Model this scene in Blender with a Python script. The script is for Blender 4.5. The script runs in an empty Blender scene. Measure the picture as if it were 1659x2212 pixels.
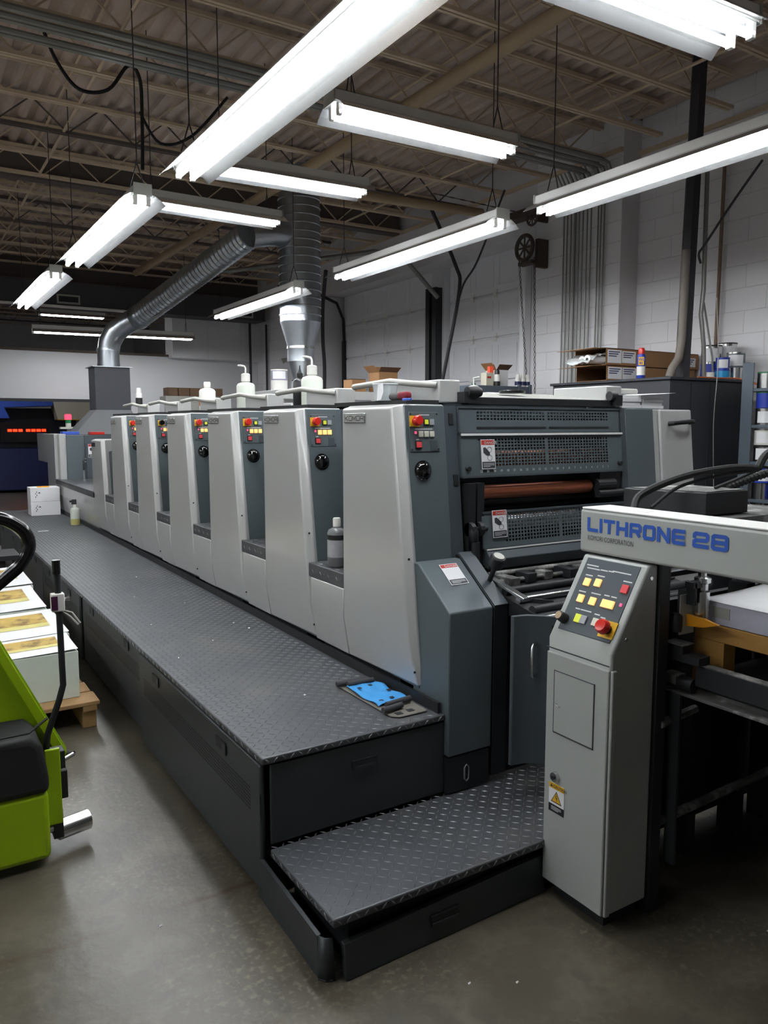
import bpy, bmesh, math, random
import numpy as np
from mathutils import Vector, Matrix
random.seed(7); rng = np.random.default_rng(7)
SC = bpy.context.scene; COL = SC.collection
# ------------------------------------------------------------------ camera, world, exposure
# world axes: X across the press, Y along the press away from the camera, Z up
cam = bpy.data.cameras.new('camera'); camo = bpy.data.objects.new('camera', cam); COL.objects.link(camo)
cam.sensor_fit = 'HORIZONTAL'; cam.sensor_width = 36.0; cam.lens = 36.0*1675/1659
cam.clip_start = 0.05; cam.clip_end = 80
Rm = Matrix(((0.8479, 0.0593, -0.5268), (-0.5302, 0.0948, -0.8426), (0.0, 0.9937, 0.1116)))
camo.matrix_world = Matrix.Translation((0, 0, 1.6)) @ Rm.to_4x4()
SC.camera = camo
w = bpy.data.worlds.new('world'); SC.world = w; w.use_nodes = True
w.node_tree.nodes['Background'].inputs[0].default_value = (0.6, 0.65, 0.7, 1)
w.node_tree.nodes['Background'].inputs[1].default_value = 0.02
SC.view_settings.view_transform = 'Standard'; SC.view_settings.look = 'None'
SC.view_settings.gamma = 1.0; SC.view_settings.use_curve_mapping = False
SC.view_settings.exposure = 0.74
TUBE_POWER = 24.0
try: SC.cycles.use_denoising = True
except Exception: pass
# ------------------------------------------------------------------ materials
def lin(c):
    return tuple(((v/255)/12.92 if v/255 <= .04045 else ((v/255+.055)/1.055)**2.4) for v in c)
MATS = {}
def mat(name, rgb, rough=.5, metal=0., var=.06, scale=6., bump=0., emit=0., spec=.5, stain=None, trans=0., coat=0.):
    if name in MATS: return MATS[name]
    m = bpy.data.materials.new(name); m.use_nodes = True; nt = m.node_tree; b = nt.nodes['Principled BSDF']
    c = lin(rgb)
    b.inputs['Roughness'].default_value = rough; b.inputs['Metallic'].default_value = metal
    b.inputs['Specular IOR Level'].default_value = spec
    tc = nt.nodes.new('ShaderNodeTexCoord'); nz = nt.nodes.new('ShaderNodeTexNoise')
    nz.inputs['Scale'].default_value = scale; nz.inputs['Detail'].default_value = 6
    nt.links.new(tc.outputs['Object'], nz.inputs['Vector'])
    mx = nt.nodes.new('ShaderNodeMix'); mx.data_type = 'RGBA'
    mx.inputs[6].default_value = (*[v*(1-var) for v in c], 1); mx.inputs[7].default_value = (*[min(1, v*(1+var)) for v in c], 1)
    nt.links.new(nz.outputs['Fac'], mx.inputs[0]); out = mx.outputs[2]
    if stain:
        srgb, sscale, lo, hi = stain
        n2 = nt.nodes.new('ShaderNodeTexNoise'); n2.inputs['Scale'].default_value = sscale; n2.inputs['Detail'].default_value = 8
        n2.inputs['Roughness'].default_value = .65
        nt.links.new(tc.outputs['Object'], n2.inputs['Vector'])
        rp = nt.nodes.new('ShaderNodeValToRGB'); rp.color_ramp.elements[0].position = lo; rp.color_ramp.elements[1].position = hi
        nt.links.new(n2.outputs['Fac'], rp.inputs[0])
        m2 = nt.nodes.new('ShaderNodeMix'); m2.data_type = 'RGBA'; m2.inputs[7].default_value = (*lin(srgb), 1)
        nt.links.new(out, m2.inputs[6]); nt.links.new(rp.outputs[0], m2.inputs[0]); out = m2.outputs[2]
    nt.links.new(out, b.inputs['Base Color'])
    if bump:
        bp = nt.nodes.new('ShaderNodeBump'); bp.inputs['Strength'].default_value = bump; bp.inputs['Distance'].default_value = .004
        n3 = nt.nodes.new('ShaderNodeTexNoise'); n3.inputs['Scale'].default_value = scale*8; n3.inputs['Detail'].default_value = 4
        nt.links.new(tc.outputs['Object'], n3.inputs['Vector'])
        nt.links.new(n3.outputs['Fac'], bp.inputs['Height']); nt.links.new(bp.outputs[0], b.inputs['Normal'])
    if emit:
        b.inputs['Emission Color'].default_value = (*c, 1); b.inputs['Emission Strength'].default_value = emit
    if trans: b.inputs['Transmission Weight'].default_value = trans
    if coat: b.inputs['Coat Weight'].default_value = coat; b.inputs['Coat Roughness'].default_value = .10
    MATS[name] = m; return m
PRESS = mat('press light grey enamel', (182, 183, 181), .32, var=.02, scale=3, coat=.5)
PANEL = mat('press dark grey enamel', (88, 98, 102), .45, var=.05, scale=5)
PANEL2 = mat('press slate enamel', (70, 78, 84), .45, var=.06, scale=5)
BLK = mat('black machine steel', (34, 36, 39), .5, var=.2, scale=12)
BLKGLOSS = mat('black gloss plastic', (14, 14, 15), .18, var=.05)
BLKRUB = mat('black rubber', (28, 28, 29), .7, var=.1, scale=20)
TREAD = mat('tread plate dark paint', (77, 80, 84), .45, metal=.2, var=.15, scale=9, stain=((104, 102, 98), 2.6, .5, .85))
LUG = mat('worn steel lugs', (112, 114, 117), .42, metal=.5, var=.2, scale=14)
SIDE = mat('walkway side charcoal', (58, 62, 65), .38, var=.12, scale=4, metal=.2)
STEEL = mat('bright steel', (205, 207, 208), .25, metal=1., var=.1, scale=12)
GALV = mat('galvanised duct', (178, 184, 190), .3, metal=.95, var=.12, scale=7, bump=.12)
GREYTUBE = mat('grey painted tube', (172, 172, 165), .4, var=.05)
BEIGE = mat('pedestal beige grey enamel', (168, 172, 168), .42, var=.025, scale=4, coat=.1)
FLOOR = mat('worn concrete', (80, 74, 63), .36, var=.3, scale=2.2, bump=.4, stain=((114, 108, 94), 4.5, .48, .78))
def floor_wear():   # scuffed pale flecks inside broad worn patches, and a rusty control joint across the floor
    nt = FLOOR.node_tree; b = nt.nodes['Principled BSDF']; lk = nt.links; src = b.inputs['Base Color'].links[0].from_socket
    tc = [n for n in nt.nodes if n.type == 'TEX_COORD'][0]
    def noise(sc, dt):
        n = nt.nodes.new('ShaderNodeTexNoise'); n.inputs['Scale'].default_value = sc; n.inputs['Detail'].default_value = dt; lk.new(tc.outputs['Object'], n.inputs['Vector']); return n.outputs['Fac']
    def ramp(x, lo, hi):
        r = nt.nodes.new('ShaderNodeMapRange'); r.inputs['From Min'].default_value = lo; r.inputs['From Max'].default_value = hi; lk.new(x, r.inputs['Value']); return r.outputs[0]
    def mth(op, a, c):
        m = nt.nodes.new('ShaderNodeMath'); m.operation = op
        for i, q in enumerate((a, c)):
            if isinstance(q, (int, float)): m.inputs[i].default_value = q
            else: lk.new(q, m.inputs[i])
        return m.outputs[0]
    def mix(a, f, rgb):
        m = nt.nodes.new('ShaderNodeMix'); m.data_type = 'RGBA'; m.inputs[7].default_value = (*lin(rgb), 1); lk.new(a, m.inputs[6]); lk.new(f, m.inputs[0]); return m.outputs[2]
    out = mix(src, mth('MULTIPLY', ramp(noise(48, 8), .52, .66), mth('MULTIPLY', ramp(noise(1.6, 3), .46, .6), .6)), (128, 122, 108))
    out = mix(out, mth('MULTIPLY', ramp(noise(9, 6), .56, .66), .55), (58, 53, 45))
    sp = nt.nodes.new('ShaderNodeSeparateXYZ'); lk.new(tc.outputs['Object'], sp.inputs[0])
    dy = mth('ABSOLUTE', mth('ADD', mth('SUBTRACT', sp.outputs['Y'], 2.42), mth('MULTIPLY', mth('SUBTRACT', noise(5, 6), .5), .10)), 0)
    out = mix(out, mth('MULTIPLY', ramp(dy, .020, .0), ramp(noise(3, 4), .35, .6)), (70, 52, 38))
    lk.new(out, b.inputs['Base Color'])
floor_wear()
WALL = mat('white painted block', (232, 231, 234), .6, var=.04, scale=1.5, bump=.25)
WALL2 = mat('white drywall', (222, 223, 226), .65, var=.03, scale=1.2)
WALLGAP = mat('painted mortar', (214, 212, 215), .7, var=.05)
DOORM = mat('roll door white panel', (234, 234, 238), .5, var=.05, scale=2)
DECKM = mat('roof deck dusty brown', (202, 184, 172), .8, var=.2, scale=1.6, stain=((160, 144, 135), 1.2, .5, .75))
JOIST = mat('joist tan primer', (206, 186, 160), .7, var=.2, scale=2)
JOISTD = mat('joist dark steel', (92, 84, 80), .7, var=.2, scale=2)
PIPETAN = mat('pipe tan paint', (168, 146, 116), .6, var=.15, scale=3)
PIPEGREY = mat('conduit grey', (140, 140, 136), .45, metal=.4, var=.15, scale=8)
PIPEDARK = mat('pipe dark', (52, 50, 56), .5, var=.25, scale=5)
FIXW = mat('fixture white enamel', (232, 232, 228), .4, var=.02)
WING = mat('polished reflector', (220, 222, 224), .2, metal=.9, var=.02)
LAMP = mat('fluorescent tube', (250, 253, 255), .4, var=0., emit=TUBE_POWER)
LIME = mat('lime green enamel', (150, 182, 8), .42, var=.10, scale=5, stain=((96, 118, 10), 9, .62, .8))
WOOD = mat('pallet wood', (156, 122, 82), .75, var=.22, scale=14, bump=.3)
WOODY = mat('yellow plywood', (186, 140, 72), .65, var=.15, scale=9)
CARD = mat('cardboard', (156, 116, 78), .8, var=.1, scale=6)
CARDD = mat('cardboard inside', (96, 66, 44), .85, var=.1, scale=6)
PAPER = mat('white paper', (236, 236, 238), .7, var=.02)
PAPERS = mat('paper stack edges', (208, 216, 208), .75, var=.05, scale=30, bump=.3)
PAPERL = mat('lilac paper edges', (196, 196, 212), .75, var=.04, scale=30, bump=.3)
NATURAL = mat('natural polyethylene', (222, 228, 216), .4, var=.03, trans=.12)
WHITEP = mat('white plastic', (228, 226, 220), .4, var=.03)
BLACKINK = mat('black liquid bottle', (36, 36, 38), .3, var=.1)
RED = mat('red plastic', (205, 40, 30), .3, var=.03, coat=.3)
REDB = mat('red button', (196, 66, 70), .4, var=.02, emit=.15)
YEL = mat('yellow plate', (222, 172, 32), .5, var=.04)
ORL = mat('lit amber button', (255, 196, 120), .4, var=.02, emit=.55)
GRL = mat('lit yellow green button', (196, 204, 60), .4, var=.02, emit=.22)
WHB = mat('white button', (214, 212, 196), .45, var=.02)
GRB = mat('grey button', (160, 164, 170), .45, var=.02)
PINK = mat('pink indicator', (236, 90, 130), .4, var=0, emit=.5)
BLUEP = mat('blue print', (40, 86, 178), .5, var=.12, scale=60)
DKPRINT = mat('dark print', (58, 60, 66), .6, var=.05)
LTPRINT = mat('light print', (205, 208, 208), .6, var=.03)
REDPRINT = mat('red print', (196, 52, 38), .6, var=.05)
COPPER = mat('copper roller', (176, 104, 76), .32, metal=.6, var=.08, scale=6)
NAVY = mat('navy press enamel', (26, 34, 84), .4, var=.08, scale=3)
BLUE = mat('blue press hood', (52, 88, 190), .4, var=.08, scale=3)
CREAM = mat('cream panel', (208, 202, 184), .5, var=.03)
LEDR = mat('red led digits', (255, 34, 12), .4, var=0, emit=4.)
LEDG = mat('green lens', (20, 120, 70), .3, var=0, emit=.1)
CABM = mat('charcoal cabinet', (50, 52, 58), .5, var=.08, scale=3)
SHELF = mat('shelf steel blue grey', (84, 94, 104), .5, var=.08, scale=5)
TIN = mat('tin can', (200, 200, 198), .22, metal=1., var=.06)
CANBLUE = mat('blue can label', (36, 58, 160), .4, var=.06)
CANCYAN = mat('cyan can label', (40, 150, 205), .4, var=.06)
CANGREEN = mat('green lid', (34, 110, 66), .4, var=.06)
CANBLK = mat('black can band', (34, 30, 30), .4, var=.06)
BLUECLOTH = mat('blue cloth', (62, 150, 214), .85, var=.08, scale=18, bump=.3)
MATGREY = mat('grey worn mat', (112, 108, 100), .85, var=.15, scale=16, bump=.3)
FOAM = mat('foam grip', (62, 62, 66), .8, var=.1, scale=30)
CREST = mat('orange hose', (205, 110, 60), .6, var=.05)
GLASS = mat('dark glass dome', (10, 12, 12), .06, var=.02, spec=.8)
GREYCLOTH = mat('grey cloth', (86, 84, 86), .9, var=.1, scale=20, bump=.3)
MAROON = mat('maroon cloth', (120, 24, 40), .8, var=.1, scale=20)
CLEARP = mat('clear plastic tub', (226, 232, 234), .25, var=.02, trans=.2)
PRINTY = mat('sepia landscape print', (190, 160, 78), .6, var=.35, scale=16, stain=((120, 92, 40), 9, .48, .62))
PRINTG = mat('pale green print', (206, 196, 120), .6, var=.2, scale=20)
HOODM = mat('hood dark grey', (66, 68, 74), .5, var=.06, scale=3)
HOODS = mat('hood grey enamel', (112, 114, 116), .5, var=.06, scale=3)
DUCTD = mat('dark duct paint', (70, 70, 74), .6, var=.12, scale=2)
ORANGE = mat('orange plastic', (236, 160, 30), .45, var=.06)
DUSTY = mat('powder dusted steel', (86, 86, 84), .6, var=.3, scale=14, stain=((190, 190, 186), 7, .5, .68))
# ------------------------------------------------------------------ mesh helpers
ORG = {}
def curve(pts, k=6):
    P = [Vector(p) for p in pts]; out = []
    for i in range(len(P)-1):
        a, b, c, d = P[max(i-1, 0)], P[i], P[i+1], P[min(i+2, len(P)-1)]
        for t in range(k):
            t /= k; out.append(.5*((2*b)+(c-a)*t+(2*a-5*b+4*c-d)*t*t+(3*b-a-3*c+d)*t**3))
    out.append(P[-1]); return out
class M:
    def __init__(s): s.v = []; s.f = []
    def add(s, vs, fs):
        n = len(s.v); s.v += [tuple(p) for p in vs]; s.f += [tuple(i+n for i in f) for f in fs]; return s
    def box(s, x0, x1, y0, y1, z0, z1):
        return s.add([(x0, y0, z0), (x1, y0, z0), (x1, y1, z0), (x0, y1, z0), (x0, y0, z1), (x1, y0, z1), (x1, y1, z1), (x0, y1, z1)],
                     [(0, 3, 2, 1), (4, 5, 6, 7), (0, 1, 5, 4), (1, 2, 6, 5), (2, 3, 7, 6), (3, 0, 4, 7)])
    def fr(s, o, u, v, n, a0, a1, b0, b1, c0, c1):   # box in a frame: origin o, axes u v n
        o, u, v, n = map(Vector, (o, u, v, n)); P = []
        for c in (c0, c1):
            for a, b in ((a0, b0), (a1, b0), (a1, b1), (a0, b1)): P.append(o+u*a+v*b+n*c)
        fs = [(0, 3, 2, 1), (4, 5, 6, 7), (0, 1, 5, 4), (1, 2, 6, 5), (2, 3, 7, 6), (3, 0, 4, 7)]
        if u.cross(v).dot(n) < 0: fs = [f[::-1] for f in fs]
        return s.add(P, fs)
    def prism(s, poly, ax, a, b):   # poly in the two other axes (cyclic order), extruded along ax
        def mk(p, t):
            if ax == 'x': return (t, p[0], p[1])
            if ax == 'y': return (p[0], t, p[1])
            return (p[0], p[1], t)
        n = len(poly); P = [mk(p, a) for p in poly]+[mk(p, b) for p in poly]
        ar = sum(poly[i][0]*poly[(i+1) % n][1]-poly[(i+1) % n][0]*poly[i][1] for i in range(n))
        fs = [tuple(range(n))[::-1], tuple(range(n, 2*n))]+[(i, (i+1) % n, n+(i+1) % n, n+i) for i in range(n)]
        sg = (ar > 0) ^ (ax == 'y') ^ (a > b)
        if not sg: fs = [f[::-1] for f in fs]
        return s.add(P, fs)
    def tube(s, pts, r, n=8, cap=True):
        pts = [Vector(p) for p in pts]; rs = r if isinstance(r, (list, tuple)) else [r]*len(pts); base = len(s.v); ref = None
        for i, p in enumerate(pts):
            t = (pts[min(i+1, len(pts)-1)]-pts[max(i-1, 0)]).normalized()
            if ref is None: ref = t.orthogonal().normalized()
            ref = (ref-t*ref.dot(t)); ref = ref.normalized() if ref.length > 1e-6 else t.orthogonal().normalized()
            bn = t.cross(ref)
            for k in range(n):
                a = 2*math.pi*k/n; s.v.append(tuple(p+(ref*math.cos(a)+bn*math.sin(a))*rs[i]))
        for i in range(len(pts)-1):
            for k in range(n):
                a = base+i*n+k; b = base+i*n+(k+1) % n; s.f.append((a, b, b+n, a+n))
        if cap:
            s.f.append(tuple(base+k for k in range(n))[::-1]); e = base+(len(pts)-1)*n; s.f.append(tuple(e+k for k in range(n)))
        return s
    def lathe(s, prof, c, n=20, ax='z'):   # prof: (radius, height) pairs from bottom to top
        base = len(s.v)
        for r, h in prof:
            for k in range(n):
                a = 2*math.pi*k/n; q = (r*math.cos(a), r*math.sin(a))
                p = (q[0], q[1], h) if ax == 'z' else ((h, q[0], q[1]) if ax == 'x' else (q[1], h, q[0]))
                s.v.append((c[0]+p[0], c[1]+p[1], c[2]+p[2]))
        for i in range(len(prof)-1):
            for k in range(n):
                a = base+i*n+k; b = base+i*n+(k+1) % n; s.f.append((a, b, b+n, a+n))
        s.f.append(tuple(base+k for k in range(n))[::-1]); e = base+(len(prof)-1)*n; s.f.append(tuple(e+k for k in range(n)))
        return s
    def perf(s, o, u, v, us, vs, hole):   # sheet on grid lines us, vs in frame (o,u,v); cell (i,j) left out where hole(i,j)
        o, u, v = map(Vector, (o, u, v)); base = len(s.v); nu = len(us)
        for b in vs:
            for a in us: s.v.append(tuple(o+u*a+v*b))
        for j in range(len(vs)-1):
            for i in range(nu-1):
                if hole(i, j): continue
                p = base+j*nu+i; s.f.append((p, p+1, p+1+nu, p+nu))
        return s
    def build(s, name, m, parent=None, bev=0., smooth=False, solid=0., kind=None, label=None, seg=2):
        o0 = ORG.get(parent.name, Vector((0, 0, 0))) if parent else Vector((0, 0, 0))
        me = bpy.data.meshes.new(name); me.from_pydata([(p[0]-o0.x, p[1]-o0.y, p[2]-o0.z) for p in s.v], [], s.f)
        me.materials.append(m); me.update()
        if smooth or bev:
            me.polygons.foreach_set('use_smooth', [True]*len(me.polygons)); me.set_sharp_from_angle(angle=math.radians(38))
        o = bpy.data.objects.new(name, me); COL.objects.link(o)
        if parent: o.parent = parent; ORG[o.name] = o0
        else: ORG[o.name] = Vector((0, 0, 0))
        if bev:
            b = o.modifiers.new('bevel', 'BEVEL'); b.width = bev; b.segments = seg; b.limit_method = 'ANGLE'; b.angle_limit = math.radians(40)
        if solid:
            d = o.modifiers.new('solid', 'SOLIDIFY'); d.thickness = solid; d.offset = -1
        if kind: o['kind'] = kind
        if label: o['label'] = label
        return o
def thing(name, label, cat, loc, group=None):
    o = bpy.data.objects.new(name, None); COL.objects.link(o); o.location = loc; o.empty_display_size = .1
    o['label'] = label; o['category'] = cat; ORG[o.name] = Vector(loc)
    if group: o['group'] = group
    return o
def tag(o, label, cat, group=None):
    o['label'] = label; o['category'] = cat
    if group: o['group'] = group
    return o
def dup(o, parent=None):
    c = o.copy(); COL.objects.link(c)
    if parent: c.parent = parent
    for ch in o.children: dup(ch, c)
    return c
def move(root, d, label=None):
    root.location = Vector(root.location)+Vector(d)
    if label: root['label'] = label
    return root
def recol(o, m):
    o.material_slots[0].link = 'OBJECT'; o.material_slots[0].material = m
TXT = {}
def text(name, string, size, m, parent, o, u, v, sx=1., bold=0., depth=.0006, align='LEFT', label=None):
    """flat lettering as mesh at origin o, reading along u with upright v"""
    cu = bpy.data.curves.new('t', 'FONT'); cu.body = string; cu.size = size; cu.offset = bold; cu.resolution_u = 2; cu.align_x = align
    ob = bpy.data.objects.new('t', cu); COL.objects.link(ob)
    dg = bpy.context.evaluated_depsgraph_get(); me0 = ob.evaluated_get(dg).to_mesh()
    vs = [tuple(q.co) for q in me0.vertices]; fs = [tuple(p.vertices) for p in me0.polygons]
    ob.evaluated_get(dg).to_mesh_clear(); bpy.data.objects.remove(ob); bpy.data.curves.remove(cu)
    o, u, v = Vector(o), Vector(u).normalized(), Vector(v).normalized(); n = u.cross(v)
    mm = M(); mm.add([tuple(o+u*(p[0]*sx)+v*p[1]+n*depth) for p in vs], fs)
    return mm.build(name, m, parent, label=label)
GLY = {'L': [[(0, 1), (0, 0), (1, 0)]], 'I': [[(0, 1), (0, 0)]], 'T': [[(0, 1), (1, 1)], [(.5, 1), (.5, 0)]], 'H': [[(0, 1), (0, 0)], [(1, 1), (1, 0)], [(0, .5), (1, .5)]],
       'R': [[(0, 0), (0, 1), (.88, 1), (1, .9), (1, .56), (.88, .46), (0, .46)], [(.6, .46), (1, 0)]], 'O': [[(.1, 0), (.9, 0), (1, .12), (1, .88), (.9, 1), (.1, 1), (0, .88), (0, .12), (.1, 0)]],
       'N': [[(0, 0), (0, 1)], [(.04, .98), (.96, .02)], [(1, 1), (1, 0)]], 'E': [[(1, 1), (.1, 1), (0, .9), (0, .1), (.1, 0), (1, 0)], [(0, .5), (.95, .5)]],
       '2': [[(0, .78), (0, .9), (.1, 1), (.9, 1), (1, .9), (1, .6), (.9, .5), (.1, .44), (0, .34), (0, 0), (1, 0)]], '8': [[(.1, .5), (0, .6), (0, .9), (.1, 1), (.9, 1), (1, .9), (1, .6), (.9, .5), (.1, .5), (0, .4), (0, .1), (.1, 0), (.9, 0), (1, .1), (1, .4), (.9, .5)]],
       'K': [[(0, 1), (0, 0)], [(1, 1), (.1, .5), (1, 0)]], 'M': [[(0, 0), (0, 1), (.5, .2), (1, 1), (1, 0)]]}
def strokes(name, string, o, u, v, W_, H_, gap, st, m, parent, d=.0008):
    o, u, v = Vector(o), Vector(u).normalized(), Vector(v).normalized(); n = u.cross(v); x = 0.; mm = M(); h = st/2; k_n = 0
    for ch in string:
        if ch == ' ': x += W_*.6; continue
        w_ = st if ch == 'I' else W_
        def P(p): return (x+h+p[0]*(w_-st), h+p[1]*(H_-st))
        for pl_ in GLY[ch]:
            q = [P(p) for p in pl_]
            for i in range(len(q)-1):
                a, b = Vector(q[i]), Vector(q[i+1]); t = (b-a).normalized(); s_ = Vector((-t.y, t.x))*h
                e0 = t*(h if i == 0 and abs(t.x*t.y) < .01 else h*.42); e1 = t*(h if i == len(q)-2 and abs(t.x*t.y) < .01 else h*.42)
                if abs(t.x*t.y) > .01 and len(q) == 2: e0 = e1 = t*0
                k_n += 1; mm.add([o+u*c.x+v*c.y+n*(d+k_n*.00006) for c in (a-e0-s_, b+e1-s_, b+e1+s_, a-e0+s_)], [(0, 1, 2, 3)])
        x += w_+gap
    return mm.build(name, m, parent)
def obox(name, m, parent, *a, **k): return M().box(*a).build(name, m, parent, **k)
X, Y, Z = Vector((1, 0, 0)), Vector((0, 1, 0)), Vector((0, 0, 1))
def struct(o): o['kind'] = 'structure'; return o
# ================================================================== LARGE STRUCTURE
CEIL = 4.57
struct(M().box(-6, 6.7, -5, 24, -.1, 0).build('floor', FLOOR))
# roof deck: corrugated sheet
us = []; x = -6.0
while x < 6.75:
    us += [(x, CEIL), (x+.05, CEIL), (x+.07, CEIL+.04), (x+.13, CEIL+.04)]; x += .15
dk = M(); n = len(us)
dk.add([(a, -5, z) for a, z in us]+[(a, 24, z) for a, z in us], [(i, i+1, n+i+1, n+i) for i in range(n-1)])
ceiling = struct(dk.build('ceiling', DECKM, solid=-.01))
# open web joists (children of the ceiling)
jm = M(); z0, z1 = 4.25, 4.55
jm.box(-6, 6.15, -.03, -.005, z1-.03, z1).box(-6, 6.15, .005, .03, z1-.03, z1)
jo = None
k = 0; yy = 4.30-.717*12
jb = M().box(-6, 6.15, -.032, -.006, z0, z0+.028).box(-6, 6.15, .006, .032, z0, z0+.028)
x = -6.0; i = 0
while x < 5.9:
    a = (x, 0, z0+.02 if i % 2 else z1-.02); b = (x+.3, 0, z1-.02 if i % 2 else z0+.02)
    jm.tube([a, b], .009, 4); x += .3; i += 1
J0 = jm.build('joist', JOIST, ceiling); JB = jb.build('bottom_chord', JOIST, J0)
J0.location = (0, yy, 0)
for q in range(1, 45):
    yq = yy+.717*q
    if yq > 23.6: break
    if yq < 1.5: continue
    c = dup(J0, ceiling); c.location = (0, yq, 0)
    if q % 5 == 2 and yq > 7: recol(c, JOISTD); recol(c.children[0], JOISTD)
J0.location = (0, yy+.717*10, 0) if False else (0, yy, 0)
# bridging rods along Y
for (bx, bz) in ((1.46, 4.27), (1.40, 4.48), (-1.2, 4.27), (5.2, 4.27), (5.25, 4.5), (3.9, 4.48)):
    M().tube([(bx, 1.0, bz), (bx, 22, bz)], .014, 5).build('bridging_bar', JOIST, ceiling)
M().box(-6, 6.1, 9.35, 9.5, 4.23, 4.5).build('girder', JOISTD, ceiling)
M().box(-6, 6.4, 14.5, 14.7, 4.05, 4.4).build('girder', JOISTD, ceiling)
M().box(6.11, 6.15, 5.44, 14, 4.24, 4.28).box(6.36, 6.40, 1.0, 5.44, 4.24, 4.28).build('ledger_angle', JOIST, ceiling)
# right wall: recessed part, proud part, returns
wr = M().box(6.4, 6.6, -5, 5.44, 0, CEIL).box(6.15, 6.6, 5.44, 6.72, 0, CEIL).box(6.15, 6.7, 11.7, 24, 0, CEIL)
wr.box(6.15, 6.7, 6.72, 11.7, 3.72, CEIL)
wall_right = struct(wr.build('wall_right', WALLGAP))
blk = None
def block(xf, y0, y1, z0):
    global blk
    if y1-y0 < .05: return
    key = round(y1-y0, 3)
    if key not in BL:
        L = key; t = .0025
        BL[key] = M().add([(0, .003, .003), (0, L-.003, .003), (0, L-.003, .197), (0, .003, .197), (-t, .007, .007), (-t, L-.007, .007), (-t, L-.007, .193), (-t, .007, .193)],
                          [(4, 7, 6, 5), (0, 4, 5, 1), (1, 5, 6, 2), (2, 6, 7, 3), (3, 7, 4, 0)]).build('block', WALL, wall_right)
        o = BL[key]
    else:
        o = BL[key].copy(); COL.objects.link(o)
    o.location = (xf, y0, z0)
BL = {}
def courses(xf, ya, yb, za, zb):
    r = 0; z = za
    while z < zb-.05:
        y = ya-(.2 if r % 2 else 0)
        while y < yb-.01:
            a, b = max(y, ya), min(y+.4, yb); block(xf, a, b, z); y += .4
        z += .2; r += 1
courses(6.4, 2.64, 5.44, 1.6, 4.55)
courses(6.15, 5.44, 6.64, 1.6, 4.55)
courses(6.15, 11.75, 14.55, 2.0, 3.9)
# roll-up doors in the right wall (section > raised panel)
def roll_door(name, y0, y1):
    d = struct(M().box(6.52, 6.56, y0, y1, 0, 3.75).build(name, DOORM))
    z = 0.0; sec = None
    L = y1-y0; npan = 4
    while z < 3.7:
        s = M().box(6.492, 6.525, y0+.01, y1-.01, z+.012, z+.53).build('door_section', DOORM, d, bev=.006, seg=1)
        w_ = (L-.1)/npan
        for i in range(npan):
            a = y0+.05+i*w_+.05; b = y0+.05+(i+1)*w_-.05
            f = M()
            f.box(6.484, 6.494, a, b, z+.09, z+.105).box(6.484, 6.494, a, b, z+.435, z+.45).box(6.484, 6.494, a, a+.015, z+.105, z+.435).box(6.484, 6.494, b-.015, b, z+.105, z+.435)
            f.build('panel_moulding', DOORM, s)
        for i in range(1, npan):
            hy = y0+.05+i*w_
            M().box(6.478, 6.494, hy-.03, hy+.03, z-.05, z+.05).tube([(6.475, hy-.03, z), (6.475, hy+.03, z)], .012, 6).build('hinge', FIXW, s)
        z += .54
    return d
roll_door('door_1', 6.75, 8.70); roll_door('door_2', 8.98, 11.65)
jt = M().box(6.40, 6.6, 8.70, 8.98, 0, 3.75).build('trim_1', WALL2); struct(jt)
for nm, yt in (('trim_2', 8.77), ('trim_3', 8.92)):
    struct(M().box(6.30, 6.40, yt-.03, yt+.03, 0, 3.45).box(6.28, 6.30, yt-.045, yt+.045, 0, 3.45).build(nm, BLK))
struct(M().box(6.44, 6.5, 11.58, 11.64, 0, 3.0).tube([(6.47, 11.61, 3.0), (6.45, 11.6, 3.35), (6.3, 11.55, 3.6), (5.9, 11.5, 3.72), (5.2, 11.45, 3.75)], .025, 6).build('trim_4', BLK))
# back wall: white band over the opening, full-height piece to the right, soffit box
wb = M().box(-6, 3.05, 14.6, 14.75, 2.04, 2.87).box(3.05, 6.15, 14.6, 14.75, 0, 2.87)
wall_back = struct(wb.build('wall_back', WALL2))
struct(M().box(-6, 3.06, 14.56, 14.6, 2.0, 2.05).build('trim_5', BLK))
struct(M().box(2.95, 3.08, 14.53, 14.62, 0, 2.0).build('trim_6', mat('brown timber', (120, 104, 86), .7)))
struct(M().box(-6, 4.5, 14.57, 14.6, 2.86, 2.90).build('trim_7', mat('brown trim', (92, 80, 70), .7)))
so = M().box(4.38, 6.15, 14.3, 14.75, 2.83, 3.66).build('trim_8', WALL2); struct(so)
for xs in (5.05, 5.7): M().box(xs-.006, xs+.006, 14.295, 14.305, 2.83, 3.66).build('joint_strip', WALLGAP, so)
struct(M().box(-6, 6.7, 23.9, 24, 0, CEIL).build('wall_far', WALL2))
struct(M().box(-6.1, -6, -5, 24, 0, CEIL).build('wall_left', WALL2))
struct(M().box(-6, 6.7, -5.1, -5, 0, CEIL).build('wall_front', WALL2))
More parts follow.
